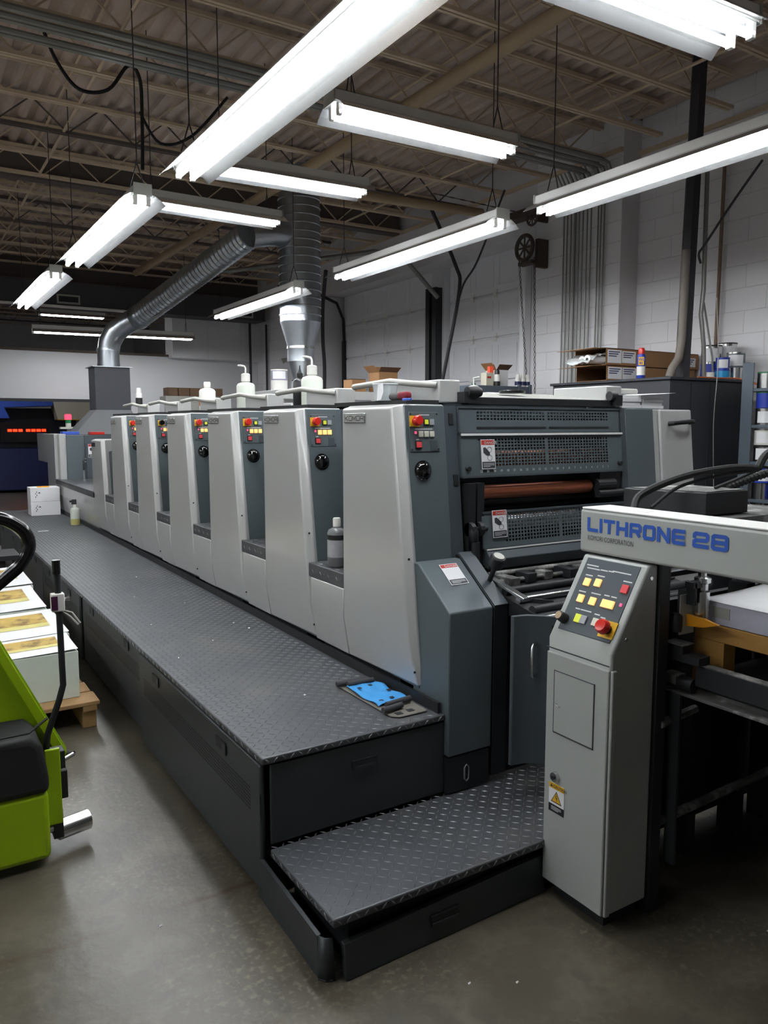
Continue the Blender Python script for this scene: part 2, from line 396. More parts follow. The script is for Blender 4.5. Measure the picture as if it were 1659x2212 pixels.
# ================================================================== LIGHT FIXTURES
def make_fixture(L, slots=False):
    r = thing('light_fixture', 'x', 'light fixture', (0, 0, 0), 'hanging fluorescent fixtures')
    h = L/2
    M().prism([(-.055, 0), (.055, 0), (.05, .065), (-.05, .065)], 'y', -h, h).build('housing', FIXW, r, bev=.004)
    M().box(-.056, .056, -h, h, -.004, -.001).build('reflector_plate', WING, r)
    for sgn in (-1, 1):
        pr = [(.055, .01), (.085, 0), (.12, -.022), (.152, -.052), (.153, -.050)]
        if slots and (sgn < 0 or slots == 2):
            us_ = [-h]; holes = []
            y = -h+.08
            while y < h-.15:
                us_ += [y, y+.055]; y += .1
            us_.append(h); mm = M(); a, b = Vector((sgn*.085, 0, 0)), Vector((sgn*.12, 0, -.022)); L_ = (b-a).length
            mm.perf((sgn*.085, 0, 0), (0, 1, 0), (b-a).normalized(), us_, [0, L_*.3, L_*.75, L_], lambda i, j: j == 1 and i % 2 == 1)
            P = [(.055, .01), (.085, 0)]
            mm.add([(sgn*.055, -h, .01), (sgn*.055, h, .01), (sgn*.085, h, 0), (sgn*.085, -h, 0)], [(0, 1, 2, 3)])
            mm.add([(sgn*.12, -h, -.022), (sgn*.12, h, -.022), (sgn*.152, h, -.052), (sgn*.152, -h, -.052)], [(0, 1, 2, 3)])
            mm.build('reflector_wing', WING, r, solid=.0015)
        else:
            mm = M(); n_ = len(pr)-1
            mm.add([(sgn*p[0], -h, p[1]) for p in pr[:n_]]+[(sgn*p[0], h, p[1]) for p in pr[:n_]], [(i, i+1, n_+i+1, n_+i) for i in range(n_-1)])
            mm.build('reflector_wing', WING, r, solid=.0015)
        M().tube([(sgn*.042, -h+.03, -.042), (sgn*.042, h-.03, -.042)], .0155, 10).build('tube', LAMP, r)
        for e in (-1, 1):
            M().box(sgn*.042-.014, sgn*.042+.014, e*(h-.035)-.012, e*(h-.035)+.012, -.06, .002).build('lamp_holder', WHITEP, r, bev=.003)
    M().box(-.06, .06, -h-.004, -h+.004, -.004, .07).build('end_plate', GREYTUBE, r)
    M().box(-.06, .06, h-.004, h+.004, -.004, .07).build('end_plate', GREYTUBE, r)
    for e in (-1, 1):
        yq = e*(h-.12)
        M().tube([(-.05, yq, .06), (0, yq, .2), (0, yq, 1.27)], .004, 5).tube([(.05, yq, .06), (0, yq, .2)], .004, 5).build('hanger_wire', PIPEDARK, r)
    return r
F8 = make_fixture(2.44); F8S = make_fixture(2.44, True); F4 = make_fixture(1.22); F8FILL = make_fixture(2.44, 2)  # last one: added unseen fill lamp, both wings slotted to uplight the ceiling
def place(proto, x, y, z, yaw, label, first=False, tilt=0.):
    r = proto if first else dup(proto)
    r.location = (x, y, z); r.rotation_euler = (tilt, 0, yaw); r['label'] = label; return r
H = math.pi/2
place(F8, 1.53, 3.46, 3.09, 0, 'large two-tube fluorescent light crossing the top of the picture, nearest over the walkway', True)
place(F8S, 1.45, 6.5, 3.09, 0, 'two-tube light over the walkway with a row of slots in its left wing', True)
place(F8, 1.42, 9.56, 3.09, 0, 'two-tube light farthest left, third along the row over the walkway')
place(F4, 2.6, 3.70, 3.24, H-.02, 'short crosswise light with a round end cap, hanging in front of the tan pipe', True)
place(F4, 2.42, 5.12, 3.32, H-.05, 'short crosswise light whose left end hides behind the large nearest fixture')
place(F4, 2.27, 6.26, 3.34, H+.03, 'short crosswise light ending at the top of the big vertical duct')
place(F8, 1.55, 1.92, 3.06, H-.03, 'bright crosswise light cut off by the top right edge of the picture')
place(F8, 3.75, 2.80, 3.05, 0, 'long light in front of the black pipe column, cut off by the right edge')
place(F8, 3.75, 5.62, 3.06, 0, 'long light hanging in front of the white roll-up doors')
place(F8, 3.66, 8.75, 3.03, 0, 'two-tube light hanging beside the vertical duct, in front of it')
place(F8, 3.05, 12.9, 3.05, H-.10, 'crosswise light behind the bent silver duct at the back wall')
place(F4, 3.1, 16.6, 3.78, H-.05, 'small distant light seen through the gap above the white back wall')
# added fixtures out of view, put in to carry the room light
place(F8FILL, -1.6, 2.2, 3.09, 0, 'added two-tube fill light over the open floor to the left of the camera', True)
place(F8FILL, -1.6, 8.0, 3.09, 0, 'added two-tube fill light left of the picture over the far open floor')
place(F8, 0.5, 18.2, 3.05, H, 'added two-tube fill light in the room beyond, hidden by the white wall band')
place(F8FILL, -1.6, 5.1, 3.09, 0, 'added two-tube fill light left of the picture beside the paper piles')
place(F8FILL, -4.2, 2.2, 3.09, 0, 'added two-tube fill light far left of the camera, outside the picture')
place(F8FILL, -4.2, 6.5, 3.09, 0, 'added two-tube fill light far left of the walkway, outside the picture')
for o in [o for o in COL.objects if o.name.startswith('light_fixture')]:
    for c in o.children:
        if c.name.startswith('hanger_wire'): c.scale.z = (4.568-o.location.z)/1.27
# ================================================================== PRINTING UNITS (unit 1 coordinates, pitch .87 along Y)
def sl(z): return 2.567-.105*(1.669-z)
NP = Vector((0, -1, .105)).normalized(); VP = Vector((0, .105, 1)).normalized()   # slanted panel: outward normal, upward axis
def pan(x, z, off=0.): return Vector((x, sl(z), z))+NP*off
def sq(m, x, z, w_, h_, d0, d1): return m.fr(pan(x, z), X, VP, NP, -w_/2, w_/2, -h_/2, h_/2, d0, d1)
def cover(r, dy=0., zt=1.668):
    ft = sl(zt); c = M()
    P = [(1.66, 3.0, zt), (1.66, ft+.038, zt), (1.66, 2.477, .745), (1.66, 3.0, .745), (1.69, 3.0, .56), (1.688, 2.447, .572),
         (1.695, ft, zt+.001), (1.695, 2.45, .745), (1.715, 2.437, .572), (1.70, 3.0, zt+.014), (1.70, ft+.008, zt+.014), (1.90, 3.0, zt+.014), (1.90, ft+.013, zt+.014),
         (1.90, 2.60, .56), (1.90, 3.0, .56)]
    c.add([(p[0], p[1]+dy, p[2]) for p in P], [(0, 3, 2, 1), (3, 4, 5, 2), (1, 2, 7, 6), (2, 5, 8, 7), (0, 1, 10, 9), (1, 6, 10), (9, 10, 12, 11), (0, 9, 11, 14, 4, 3),
              (6, 7, 8, 13, 12, 10), (4, 14, 13, 8, 5), (11, 12, 13, 14)])
    c.build('side_cover', PRESS, r, bev=.007, seg=3)
def make_unit():
    r = thing('printing_unit', 'x', 'printing unit', (1.66, 2.45, .51), 'printing units of the press')
    # operator side cover: flat face, bevelled front edge, tucked-in foot
    cover(r)
    for (yy_, zz) in ((sl(1.075)-.006, 1.075), (2.455, .63)):
        M().lathe([(.005, 0), (.005, .003), (.0035, .004)], (1.676, yy_-.004, zz), 10, 'y').build('screw', BLK, r)
    npl = M().box(1.654, 1.66, 2.795, 2.975, 1.607, 1.648).build('nameplate', STEEL, r, bev=.0015)
    M().box(1.6533, 1.6545, 2.802, 2.968, 1.612, 1.643).build('nameplate_field', GREYTUBE, npl)
    strokes('nameplate_lettering', 'KOMORI', (1.6533, 2.962, 1.6165), -Y, Z, .0285, .022, .0045, .0036, DKPRINT, npl, .0006)
    # dark inner panel facing the camera side
    d = M(); z1_, z0_ = 1.678, .56
    d.fr((1.697, 0, 0), X, Vector((0, 0, 1)), -Y, 0, .0, 0, 0, 0, 0) if False else None
    d.prism([(sl(z1_), z1_), (sl(z0_), z0_), (2.95, z0_), (2.95, z1_)], 'x', 1.697, 1.893)
    d.build('inner_panel', PANEL, r, bev=.003, seg=1)
    # control plate with its buttons
    cp = M().fr(pan(1.788, 1.572), X, VP, NP, -.072, .072, -.079, .079, 0, .003).build('control_plate', PANEL, r, bev=.001, seg=1)
    for sx_ in (-.064, .064):
        for sz_ in (-.07, .07): M().fr(pan(1.788+sx_, 1.572+sz_), X, VP, NP, -.003, .003, -.003, .003, .003, .005).build('screw', BLK, cp)
    sq(M(), 1.743, 1.614, .05, .043, .003, .006).build('emergency_stop_plate', YEL, cp)
    o_ = pan(1.742, 1.614)
    M().tube([o_+NP*.006, o_+NP*.022, o_+NP*.022, o_+NP*.034, o_+NP*.042], [.014, .014, .021, .021, .017], 16).build('emergency_stop', RED, cp, smooth=True)
    sq(M(), 1.797, 1.610, .025, .026, .003, .007).build('button_surround', BLK, cp); sq(M(), 1.797, 1.611, .016, .018, .007, .010).build('button', GRL, cp)
    sq(M(), 1.824, 1.611, .021, .023, .003, .008).build('button', GRB, cp)
    for i in range(3): sq(M(), 1.768+.027*i, 1.563, .021, .023, .003, .009).build('button', ORL, cp, bev=.001, seg=1)
    sq(M(), 1.744, 1.569, .009, .010, .003, .006).build('indicator', PINK, cp)
    sq(M(), 1.755, 1.521, .031, .031, .003, .006).build('button_surround', BLK, cp); sq(M(), 1.755, 1.521, .022, .022, .006, .011).build('stop_button', REDB, cp)
    sq(M(), 1.83, 1.517, .034, .04, .003, .0045).build('blank_plate', PANEL2, cp)
    for xx, zz, ww in ((1.79, 1.639, .05), (1.785, 1.583, .085), (1.753, 1.542, .014)): sq(M(), xx, zz, ww, .004, .003, .0034).build('legend', LTPRINT, cp)
    # round inspection glass
    o_ = pan(1.772, 1.419); pr = [(.040, 0), (.040, .003), (.035, .004), (.032, .012), (.022, .019), (.008, .022)]
    M().tube([o_+NP*h for _, h in pr], [q for q, _ in pr], 24).build('inspection_window', GLASS, r, smooth=True)
    # side frame next to the rollers, with slots
    f = M().prism([(sl(1.678)+.004, 1.678), (sl(.9)+.004, .9), (2.95, .9), (2.95, 1.678)], 'x', 1.893, 1.957).build('side_frame', PANEL2, r)
    for xx, zz in ((1.925, 1.625), (1.935, 1.375)): M().fr(pan(xx, zz), X, VP, NP, -.011, .011, -.022, .022, -.012, .0005).build('slot', BLK, f)
    # machine body behind, far side panel and cover
    M().box(1.957, 2.93, 2.68, 3.2, .3, 1.64).build('machine_body', BLK, r)
    M().box(1.72, 1.957, 2.62, 3.30, .3, .86).build('base_casting', BLK, r)
    M().prism([(sl(1.678), 1.678), (sl(.6), .6), (2.95, .6), (2.95, 1.678)], 'x', 2.93, 2.966).build('side_frame', PANEL2, r)
    M().prism([(sl(1.678), 1.678), (sl(.6), .6), (2.95, .6), (2.95, 1.678)], 'x', 2.966, 3.17).build('inner_panel', PANEL, r, bev=.003, seg=1)
    M().box(3.0, 3.22, 2.95, 3.32, .56, .9).build('base_casting', PRESS, r)
    # ink fountain end blocks and tray on the top
    M().box(1.893, 2.0, 2.60, 2.95, 1.69, 1.785).build('fountain_block', PRESS, r, bev=.006)
    M().box(2.87, 2.98, 2.60, 2.95, 1.69, 1.785).build('fountain_block', PRESS, r, bev=.006)
    M().box(1.73, 1.89, 2.60, 2.955, 1.683, 1.70).box(1.73, 2.05, 2.955, 3.20, 1.683, 1.70).build('top_tray', BLKRUB, r)
    M().box(2.0, 2.87, 2.72, 3.02, 1.64, 1.70).build('fountain_blade', PANEL2, r)
    M().tube([(1.893, 2.62, 1.762), (1.85, 2.66, 1.766), (1.835, 2.72, 1.772), (1.835, 2.88, 1.788), (1.835, 3.2, 1.776), (1.85, 3.215, 1.775)], .0135, 10).build('handrail', GREYTUBE, r, smooth=True)
    # foot step in front of the inner panel, white skirt below it
    st = M().box(1.664, 1.95, 3.003, 3.355, .867, .935).build('foot_step', TREAD, r, bev=.004)
    lugs = M()
    for i in range(6):
        for j in range(8): lug(lugs, (1.69+.045*i, 3.025+.042*j, .935), (i+j) % 2, .011, .0035)
    for i in range(8):
        for j in range(1): lugv(lugs, (1.664, 3.03+.04*i, .90), i % 2)
    lugs.build('step_lugs', LUG, st, kind='stuff')
    M().prism([(1.66, .867), (1.66, .745), (1.69, .56), (1.8, .56), (1.8, .867)], 'y', 3.003, 3.325).build('lower_skirt', PRESS, r, bev=.003, seg=1)
    return r
def lug(m, p, flip, a=.0135, b=.0024, h=.0018):
    t = math.radians(45 if flip else -45)+.02; u = Vector((math.cos(t), math.sin(t), 0)); v = Vector((-u.y, u.x, 0)); p = Vector(p)
    m.add([p+u*a, p+v*b, p-u*a, p-v*b, p+u*a*.55+Z*h, p-u*a*.55+Z*h], [(0, 1, 4), (1, 5, 4), (1, 2, 5), (2, 3, 5), (3, 4, 5), (3, 0, 4)])
def lugv(m, p, flip):   # lug on a face that looks towards -X
    t = math.radians(45 if flip else -45); u = Vector((0, math.cos(t), math.sin(t))); v = Vector((0, -u.z, u.y)); p = Vector(p); a, b, h = .012, .004, .0022; n = -X
    m.add([p+u*a, p+v*b, p-u*a, p-v*b, p+u*a*.55+n*h, p-u*a*.55+n*h], [(0, 4, 1), (1, 4, 5), (1, 5, 2), (2, 5, 3), (3, 5, 4), (3, 4, 0)])
def lugf(m, p, flip):   # lug on a face that looks towards -Y
    t = math.radians(45 if flip else -45); u = Vector((math.cos(t), 0, math.sin(t))); v = Vector((-u.z, 0, u.x)); p = Vector(p); a, b, h = .012, .004, .0022; n = -Y
    m.add([p+u*a, p+v*b, p-u*a, p-v*b, p+u*a*.55+n*h, p-u*a*.55+n*h], [(0, 1, 4), (1, 5, 4), (1, 2, 5), (2, 3, 5), (3, 4, 5), (3, 0, 4)])
U = [make_unit()]
LBL = ['nearest grey printing unit with open mesh roller guards facing the camera',
       'second printing unit from the camera, black squeeze bottle and wash bottle on its top',
       'third printing unit from the camera, a wash bottle with bent spout on its top',
       'fourth printing unit from the camera, a white jug with handle on its top',
       'fifth printing unit from the camera, with a black instead of red stop knob',
       'sixth and farthest tall printing unit, beside the low unit']
for k in range(1, 6): U.append(move(dup(U[0]), (0, .872*k, 0)))
for o, l in zip(U, LBL): o['label'] = l
def kids(o, name): return [c for c in o.children if c.name.split('.')[0] == name]
# the three keys of unit 1 are unlit
for c in kids(kids(U[0], 'control_plate')[0], 'button'):
    if c.material_slots[0].material == ORL: recol(c, WHB)
for c in kids(kids(U[4], 'control_plate')[0], 'emergency_stop'): recol(c, BLKGLOSS)
U1 = U[0]
M().box(1.905, 2.0, 2.98, 3.16, 1.70, 1.73).tube([(1.95, 3.0, 1.73), (1.95, 3.12, 1.73)], .035, 12).build('drive_motor', GREYTUBE, U1, smooth=True)
# --- front guards of unit 1
def guard(name, x0, x1, z0, z1, hx, hz, cols, rows, skip=lambda c, r_: False, lean=0.):
    us_, cl = [x0], []; g0 = hx[0]; w_ = (hx[1]-hx[0]-.014)/cols; half = cols//2
    for i in range(cols):
        a = hx[0]+i*w_+(.014 if i >= half else 0); us_ += [a+.003, a+w_-.003]
    us_.append(x1); hh = (hz[1]-hz[0])/rows; vs_ = [z0]
    for j in range(rows): vs_ += [hz[0]+j*hh+.0025, hz[0]+(j+1)*hh-.0025]
    vs_.append(z1)
    m = M(); o = Vector((0, sl(0)-.008-lean, 0)); v = Vector((0, .105, 1))
    m.perf(o, X, v, us_, vs_, lambda i, j: i % 2 == 1 and j % 2 == 1 and not skip((i-1)//2, (j-1)//2))
    g = m.build(name, PANEL, U1, solid=.003)
    e = M()   # folded rim
    for zz in (z0, z1): e.fr((0, sl(zz)-.008-lean, zz), X, v.normalized(), NP, x0, x1, -.004, .004, -.03, .004)
    for xx in (x0, x1): e.prism([(sl(z0)-.008-lean, z0), (sl(z1)-.008-lean, z1), (sl(z1)+.02-lean, z1), (sl(z0)+.02-lean, z0)], 'x', xx-.004, xx+.004)
    e.build('rim', PANEL2, g)
    return g
g1 = guard('upper_guard', 1.962, 2.912, 1.565, 1.672, (2.05, 2.84), (1.618, 1.658), 42, 3)
for a, b in ((2.05, 2.44), (2.46, 2.84)): M().fr((0, sl(1.588)-.008, 1.588), X, VP, NP, a, b, -.006, .004, -.001, .001).build('slot', BLK, g1)
g2 = guard('middle_guard', 1.962, 2.925, 1.385, 1.556, (2.05, 2.83), (1.425, 1.545), 42, 9, lambda c, r_: c < 5 and r_ < 8)
M().fr((0, sl(1.558)-.012, 1.558), X, VP, NP, 1.962, 2.925, -.003, .006, -.02, .004).build('bright_edge', FIXW, g2)
for xx in (1.99, 2.90): M().lathe([(.010, 0), (.010, .012), (.007, .016)][::-1] and [(.010, -.016), (.010, -.002), (.012, 0)], (xx, sl(1.42)-.008, 1.42), 12, 'y').build('knob', BLK, g2, smooth=True)
nums = [str(n_) for n_ in range(22, 0, -1)]
for i, s_ in enumerate(nums): text('scale_number', s_, .014, LTPRINT, g2, pan(2.06+.0362*i, 1.402, .0045) - Y*.008, X, VP, 1., .0003, align='CENTER')
g3 = guard('lower_guard', 2.045, 2.93, 1.085, 1.235, (2.13, 2.85), (1.105, 1.225), 40, 8, lambda c, r_: c < 2, lean=.012)
M().prism([(sl(1.085)-.03, 1.085), (sl(1.085)-.06, 1.045), (sl(1.085)-.045, 1.0), (sl(1.085), 1.02), (sl(1.085)+.02, 1.085)], 'x', 2.05, 2.93).build('folded_lip', PANEL2, g3, bev=.003)
M().fr((0, sl(1.085)-.034, 1.083), X, VP, NP, 2.05, 2.93, -.003, .003, 0, .004).build('bright_edge', FIXW, g3)
def sign(parent, o, u, v, w_, h_, head='DANGER', headm=REDPRINT):
    o, u, v = Vector(o), Vector(u).normalized(), Vector(v).normalized(); n = u.cross(v)
    s_ = M().fr(o, u, v, n, 0, w_, 0, h_, 0, .0012).build('warning_sign', PAPER, parent)
    M().fr(o, u, v, n, .003, w_-.003, h_*.82, h_-.003, .0012, .0016).build('sign_header', headm, s_)
    text('sign_lettering', head, h_*.13, LTPRINT if headm is REDPRINT else DKPRINT, s_, o+u*(w_*.24)+v*(h_*.845)+n*.0013, u, v, 1.05, .0002)
    M().fr(o, u, v, n, .003, w_-.003, .003, h_*.25, .0012, .0016).build('sign_footer', DKPRINT, s_)
    for t in (.08, .13, .18): M().fr(o, u, v, n, w_*.12, w_*(.9 if t != .08 else .6), h_*t, h_*(t+.02), .0016, .0018).build('sign_line', LTPRINT, s_)
    return s_, o, u, v, n
def hand_rollers(sg, w_, h_):
    s_, o, u, v, n = sg
    def P(a, b): return o+u*(w_*a)+v*(h_*b)+n*.0016
    for a, b in ((.6, .66), (.6, .38)):
        ring = [P(a+.16*math.cos(t*math.pi/6), b+.09*math.sin(t*math.pi/6)) for t in range(13)]
        M().tube(ring, .0008, 4, cap=False).build('pictogram', DKPRINT, s_)
    M().add([P(.15, .72), P(.15, .55), P(.4, .45), P(.62, .47), P(.62, .55), P(.45, .66), P(.3, .74)], [tuple(range(7))]).build('pictogram', DKPRINT, s_)
hand_rollers(sign(g2, pan(2.062, 1.415, .006)-Y*.008, X, VP, .074, .124), .074, .124)
hand_rollers(sign(g3, pan(2.093, 1.128, .006)-Y*.02, X, VP, .078, .115), .078, .115)
# rollers
M().tube([(2.02, 2.575, 1.315), (2.05, 2.575, 1.315), (2.05, 2.575, 1.315), (2.74, 2.575, 1.315), (2.74, 2.575, 1.315), (2.78, 2.575, 1.315)], [.014, .014, .031, .031, .014, .014], 20).build('form_roller', COPPER, U1, smooth=True)
M().tube([(1.97, 2.65, 1.447), (2.90, 2.65, 1.447)], .045, 28).build('ink_drum', COPPER, U1, smooth=True)
M().tube([(1.97, 2.62, 1.16), (2.90, 2.62, 1.16)], .06, 28).build('plate_cylinder', STEEL, U1, smooth=True)
M().tube([(1.97, 2.67, 1.255), (2.90, 2.67, 1.255)], .02, 12).build('guard_rail', BLK, U1, smooth=True)
for xx in (1.975, 2.02): M().box(xx, xx+.035, 2.50, 2.60, 1.02, 1.36).lathe([(.03, 0), (.03, .02), (.012, .02), (.012, .05)], (xx, 2.50, 1.17), 12, 'x').build('roller_bracket', BLK, U1)
M().box(2.78, 2.93, 2.54, 2.62, 1.26, 1.38).lathe([(.03, 0), (.03, .12)], (2.76, 2.55, 1.32), 14, 'x').lathe([(.018, 0), (.018, .16)], (2.76, 2.53, 1.28), 12, 'x').build('roller_bracket', BLK, U1)
M().lathe([(.012, 0), (.02, .01), (.02, .05), (.014, .06)], (1.99, 2.485, 1.115), 14, 'z').lathe([(.018, 0), (.018, .09)], (1.995, 2.48, 1.03), 12, 'z').build('clamp_lever', BLK, U1, smooth=True)
# top guard of unit 1: dark bar and pale perforated sheet
M().box(2.02, 2.912, 2.572, 2.62, 1.684, 1.716).build('top_bar', BLK, U1, bev=.003)
us_ = [2.06]; vs_ = [0]
for i in range(50): us_ += [2.07+i*.0158, 2.07+i*.0158+.010]
us_.append(2.87)
for j in range(12): vs_ += [.012+j*.03, .012+j*.03+.018]
vs_.append(.38)
M().perf((0, 2.62, 1.718), X, Vector((0, 1, .10)).normalized(), us_, vs_, lambda i, j: i % 2 == 1 and j % 2 == 1).build('top_grille', GREYTUBE, U1, solid=.002)
M().box(1.985, 2.055, 2.55, 2.64, 1.69, 1.735).lathe([(.0, 0), (.022, .005), (.026, .05), (.018, .075), (0, .078)], (2.0, 2.56, 1.735), 14, 'x').build('latch', BLK, U1, smooth=True)
M().box(2.885, 2.93, 2.55, 2.63, 1.69, 1.74).lathe([(.022, 0), (.022, .04)], (2.86, 2.57, 1.735), 14, 'x').build('latch', BLK, U1, smooth=True)
# right-hand cover with its black grip
rc = M().prism([(sl(1.676)+.005, 1.676), (sl(.5)+.005, .5), (3.0, .5), (3.0, 1.676)], 'x', 3.17, 3.21).build('right_cover', PRESS, U1, bev=.005)
rd = M().prism([(sl(1.676)-.004, 1.676), (sl(.5)-.004, .5), (3.0, .5), (3.0, 1.676)], 'x', 3.213, 3.46).build('right_door', PRESS, U1, bev=.008, seg=3)
M().tube([pan(3.28, 1.605, .005), pan(3.285, 1.605, .03), pan(3.32, 1.608, .04), pan(3.40, 1.612, .04), pan(3.435, 1.612, .03), pan(3.44, 1.612, .005)], .012, 8).build('grip', BLK, rd, smooth=True)
M().tube([(2.98, 2.66, 1.765), (3.15, 2.66, 1.765)], .014, 10).build('handrail', GREYTUBE, U1, smooth=True)
# ================================================================== LOW UNIT, SHELF, DELIVERY at the far end
lu = thing('coating_unit', 'low grey unit with a nameplate standing past the sixth tall printing unit', 'press unit', (1.66, 7.9, .51))
cover(lu, 5.232, 1.445)
M().prism([(7.70, .56), (7.73, .9), (7.80, 1.455), (8.2, 1.455), (8.15, .56)], 'x', 1.697, 3.1).build('inner_panel', PANEL, lu)
M().box(1.654, 1.66, 8.03, 8.20, 1.385, 1.425).build('nameplate', STEEL, lu)
dl = thing('delivery_unit', 'far grey delivery end of the press with a stepped side cover', 'press unit', (1.66, 11, 0))
M().prism([(10.417, .60), (10.417, 1.485), (11.80, 1.485), (11.77, 1.105), (11.0, 1.105), (11.0, .60)], 'x', 1.66, 1.70).build('side_cover', PRESS, dl, bev=.006)
M().box(1.70, 1.78, 10.30, 11.0, .85, 1.487).build('cover_edge', PRESS, dl, bev=.006)
M().box(1.78, 1.99, 10.28, 11.7, .85, 1.47).build('inner_panel', PANEL, dl)
M().box(1.99, 3.2, 10.26, 11.7, .3, 1.47).build('end_panel', PANEL2, dl)
dd = M().box(2.0, 2.9, 10.235, 10.262, .88, 1.37).build('access_door', PANEL2, dl, bev=.003)
hand_rollers(sign(dd, (2.025, 10.233, 1.19), X, Z, .12, .17), .12, .17)
for zz in (1.14, 1.18): M().lathe([(.014, -.015), (.014, 0)], (1.99, 10.26, zz), 10, 'y').build('latch', STEEL, dd)
M().box(1.70, 3.2, 8.2, 10.3, .3, .86).build('base', PRESS, dl)
sh = M().box(1.66, 2.6, 8.17, 10.44, .862, .925).build('tread_shelf', TREAD, dl, bev=.004)
M().prism([(1.665, .86), (1.665, .745), (1.69, .56), (1.75, .56), (1.75, .86)], 'y', 8.15, 10.42).build('lower_skirt', PRESS, dl)
M().prism([(1.665, .62), (1.665, .95), (1.72, .95), (1.72, .62)], 'y', 10.42, 11.0).build('lower_skirt', PRESS, dl)
# odds and ends on the shelf and on the delivery
t = thing('shelf_lever', 'small upright lever with black grip on the far tread shelf', 'lever', (1.9, 9.9, .925))
M().lathe([(.02, 0), (.02, .02), (.007, .025), (.007, .14)], (1.9, 9.9, .925), 10).build('rod', STEEL, t); M().lathe([(.012, .13), (.013, .24), (.008, .25)], (1.9, 9.9, .925), 10).build('grip', BLK, t, smooth=True)
tag(M().tube([(1.98, 9.3, .942), (2.05, 9.2, .955), (2.2, 9.15, .95), (2.3, 9.05, .942)], [.012, .022, .022, .012], 8).build('wrench', BLK, smooth=True), 'dark tool lying on the far tread shelf beside the lever', 'tool')
tag(M().tube([(1.80, 8.55, .935), (1.9, 8.4, .94)], [.02, .012], 8).build('scraper', WHITEP, smooth=True), 'white handled scraper lying on the far tread shelf at its near end', 'tool')
tag(M().box(1.78, 1.98, 10.5, 10.7, 1.475, 1.515).build('book_binder', BLUE, bev=.006), 'blue binder lying flat on top of the far delivery unit', 'binder')
tag(M().box(2.1, 2.28, 10.45, 10.6, 1.475, 1.51).build('parts_box', RED, bev=.004), 'small red box on top of the far delivery unit', 'box')
tag(M().box(2.45, 2.75, 10.4, 10.7, 1.475, 1.495).build('cloth', NAVY, bev=.008), 'dark blue folded cloth on top of the far delivery unit', 'cloth')
tag(M().box(2.05, 2.5, 8.0, 8.15, 1.465, 1.50).build('wooden_board', CARD, bev=.003), 'brown board lying on top of the low unit', 'board')
# ================================================================== WALKWAY
wk = thing('walkway_platform', 'long dark tread plate walkway running beside the whole press', 'walkway', (1.3, 2.28, 0))
M().box(.952, 1.70, 2.28, 10.9, .485, .51).build('deck_plate', TREAD, wk, bev=.006, seg=3)
m = M().box(1.678, 1.690, 2.30, 10.85, .51, .552); m.build('toe_strip', BLK, wk)
lg = M()
for i in range(24):
    for j in range(275):
        x_ = .972+.0305*i; y_ = 2.30+.0305*j
        if x_ > 1.65: continue
        if 1.47 < x_ < 1.69 and 2.33 < y_ < 2.80: continue
        lug(lg, (x_, y_, .51), (i+j) % 2)
for i in range(24): lugf(lg, (.972+.0305*i, 2.28, .497), i % 2)
for j in range(180): lugv(lg, (.952, 2.30+.0305*j, .497), j % 2)
lg.build('tread_lugs', LUG, wk, kind='stuff')
for (bx, by) in ((1.22, 4.95), (1.44, 4.62), (1.12, 4.20), (1.52, 4.0), (1.55, 3.85), (1.30, 3.72), (1.06, 3.52), (1.34, 2.75), (1.40, 5.6), (1.05, 6.3)):
    M().lathe([(.008, 0), (.008, .002), (.004, .005)], (bx, by, .51), 10).build('bolt_head', STEEL, wk, smooth=True)
M().box(1.02, 1.68, 2.36, 10.8, .10, .48).build('inner_frame', BLK, wk)
def side_panel(y0, y1, xo, vent=True):
    p = M().box(xo, xo+.02, y0, y1, .03, .478).build('side_panel', SIDE, wk, bev=.008, seg=2)
    if vent:
        n_ = int((y1-y0-.16)/.013); ys = [0]
        for i in range(n_): ys += [.08+i*.013+.002, .08+i*.013+.011]
        ys.append(.08+n_*.013+.08); zs = [0]
        for j in range(7): zs += [.006+j*.0125, .006+j*.0125+.0075]
        zs.append(.095)
        o_ = M().perf((xo-.001, y0, .285), Y, Z, ys, zs, lambda i, j: i % 2 == 1 and j % 2 == 1)
        # holes are seen against the dark backing
        M().add([(xo-.0005, y0+.07, .288), (xo-.0005, y1-.07, .288), (xo-.0005, y1-.07, .378), (xo-.0005, y0+.07, .378)], [(0, 3, 2, 1)]).build('vent_backing', BLKRUB, p)
        o_.v = [(a, b, c) for a, b, c in o_.v]; o_.f = [f[::-1] for f in o_.f]
        o_.build('vent_band', SIDE, p, kind='stuff')
    for yh in (y0+.36, y1-.30):
        h_ = M().box(xo-.004, xo+.001, yh-.05, yh+.05, .405, .445).build('grip_recess', BLK, p)
        M().box(xo-.006, xo-.003, yh-.055, yh-.02, .40, .44).build('grip_tongue', SIDE, h_)
side_panel(2.30, 3.82, .952); side_panel(3.84, 5.38, .985); side_panel(5.40, 6.95, .97); side_panel(6.97, 8.5, .97, False); side_panel(8.52, 10.1, .97, False)
fr_ = M().box(.985, 1.70, 2.285, 2.30, .20, .478).build('end_panel', SIDE, wk, bev=.003)
h_ = M().box(1.294, 1.397, 2.279, 2.286, .387, .42).build('grip_recess', BLK, fr_); M().box(1.30, 1.39, 2.277, 2.28, .387, .398).build('grip_tongue', SIDE, h_)
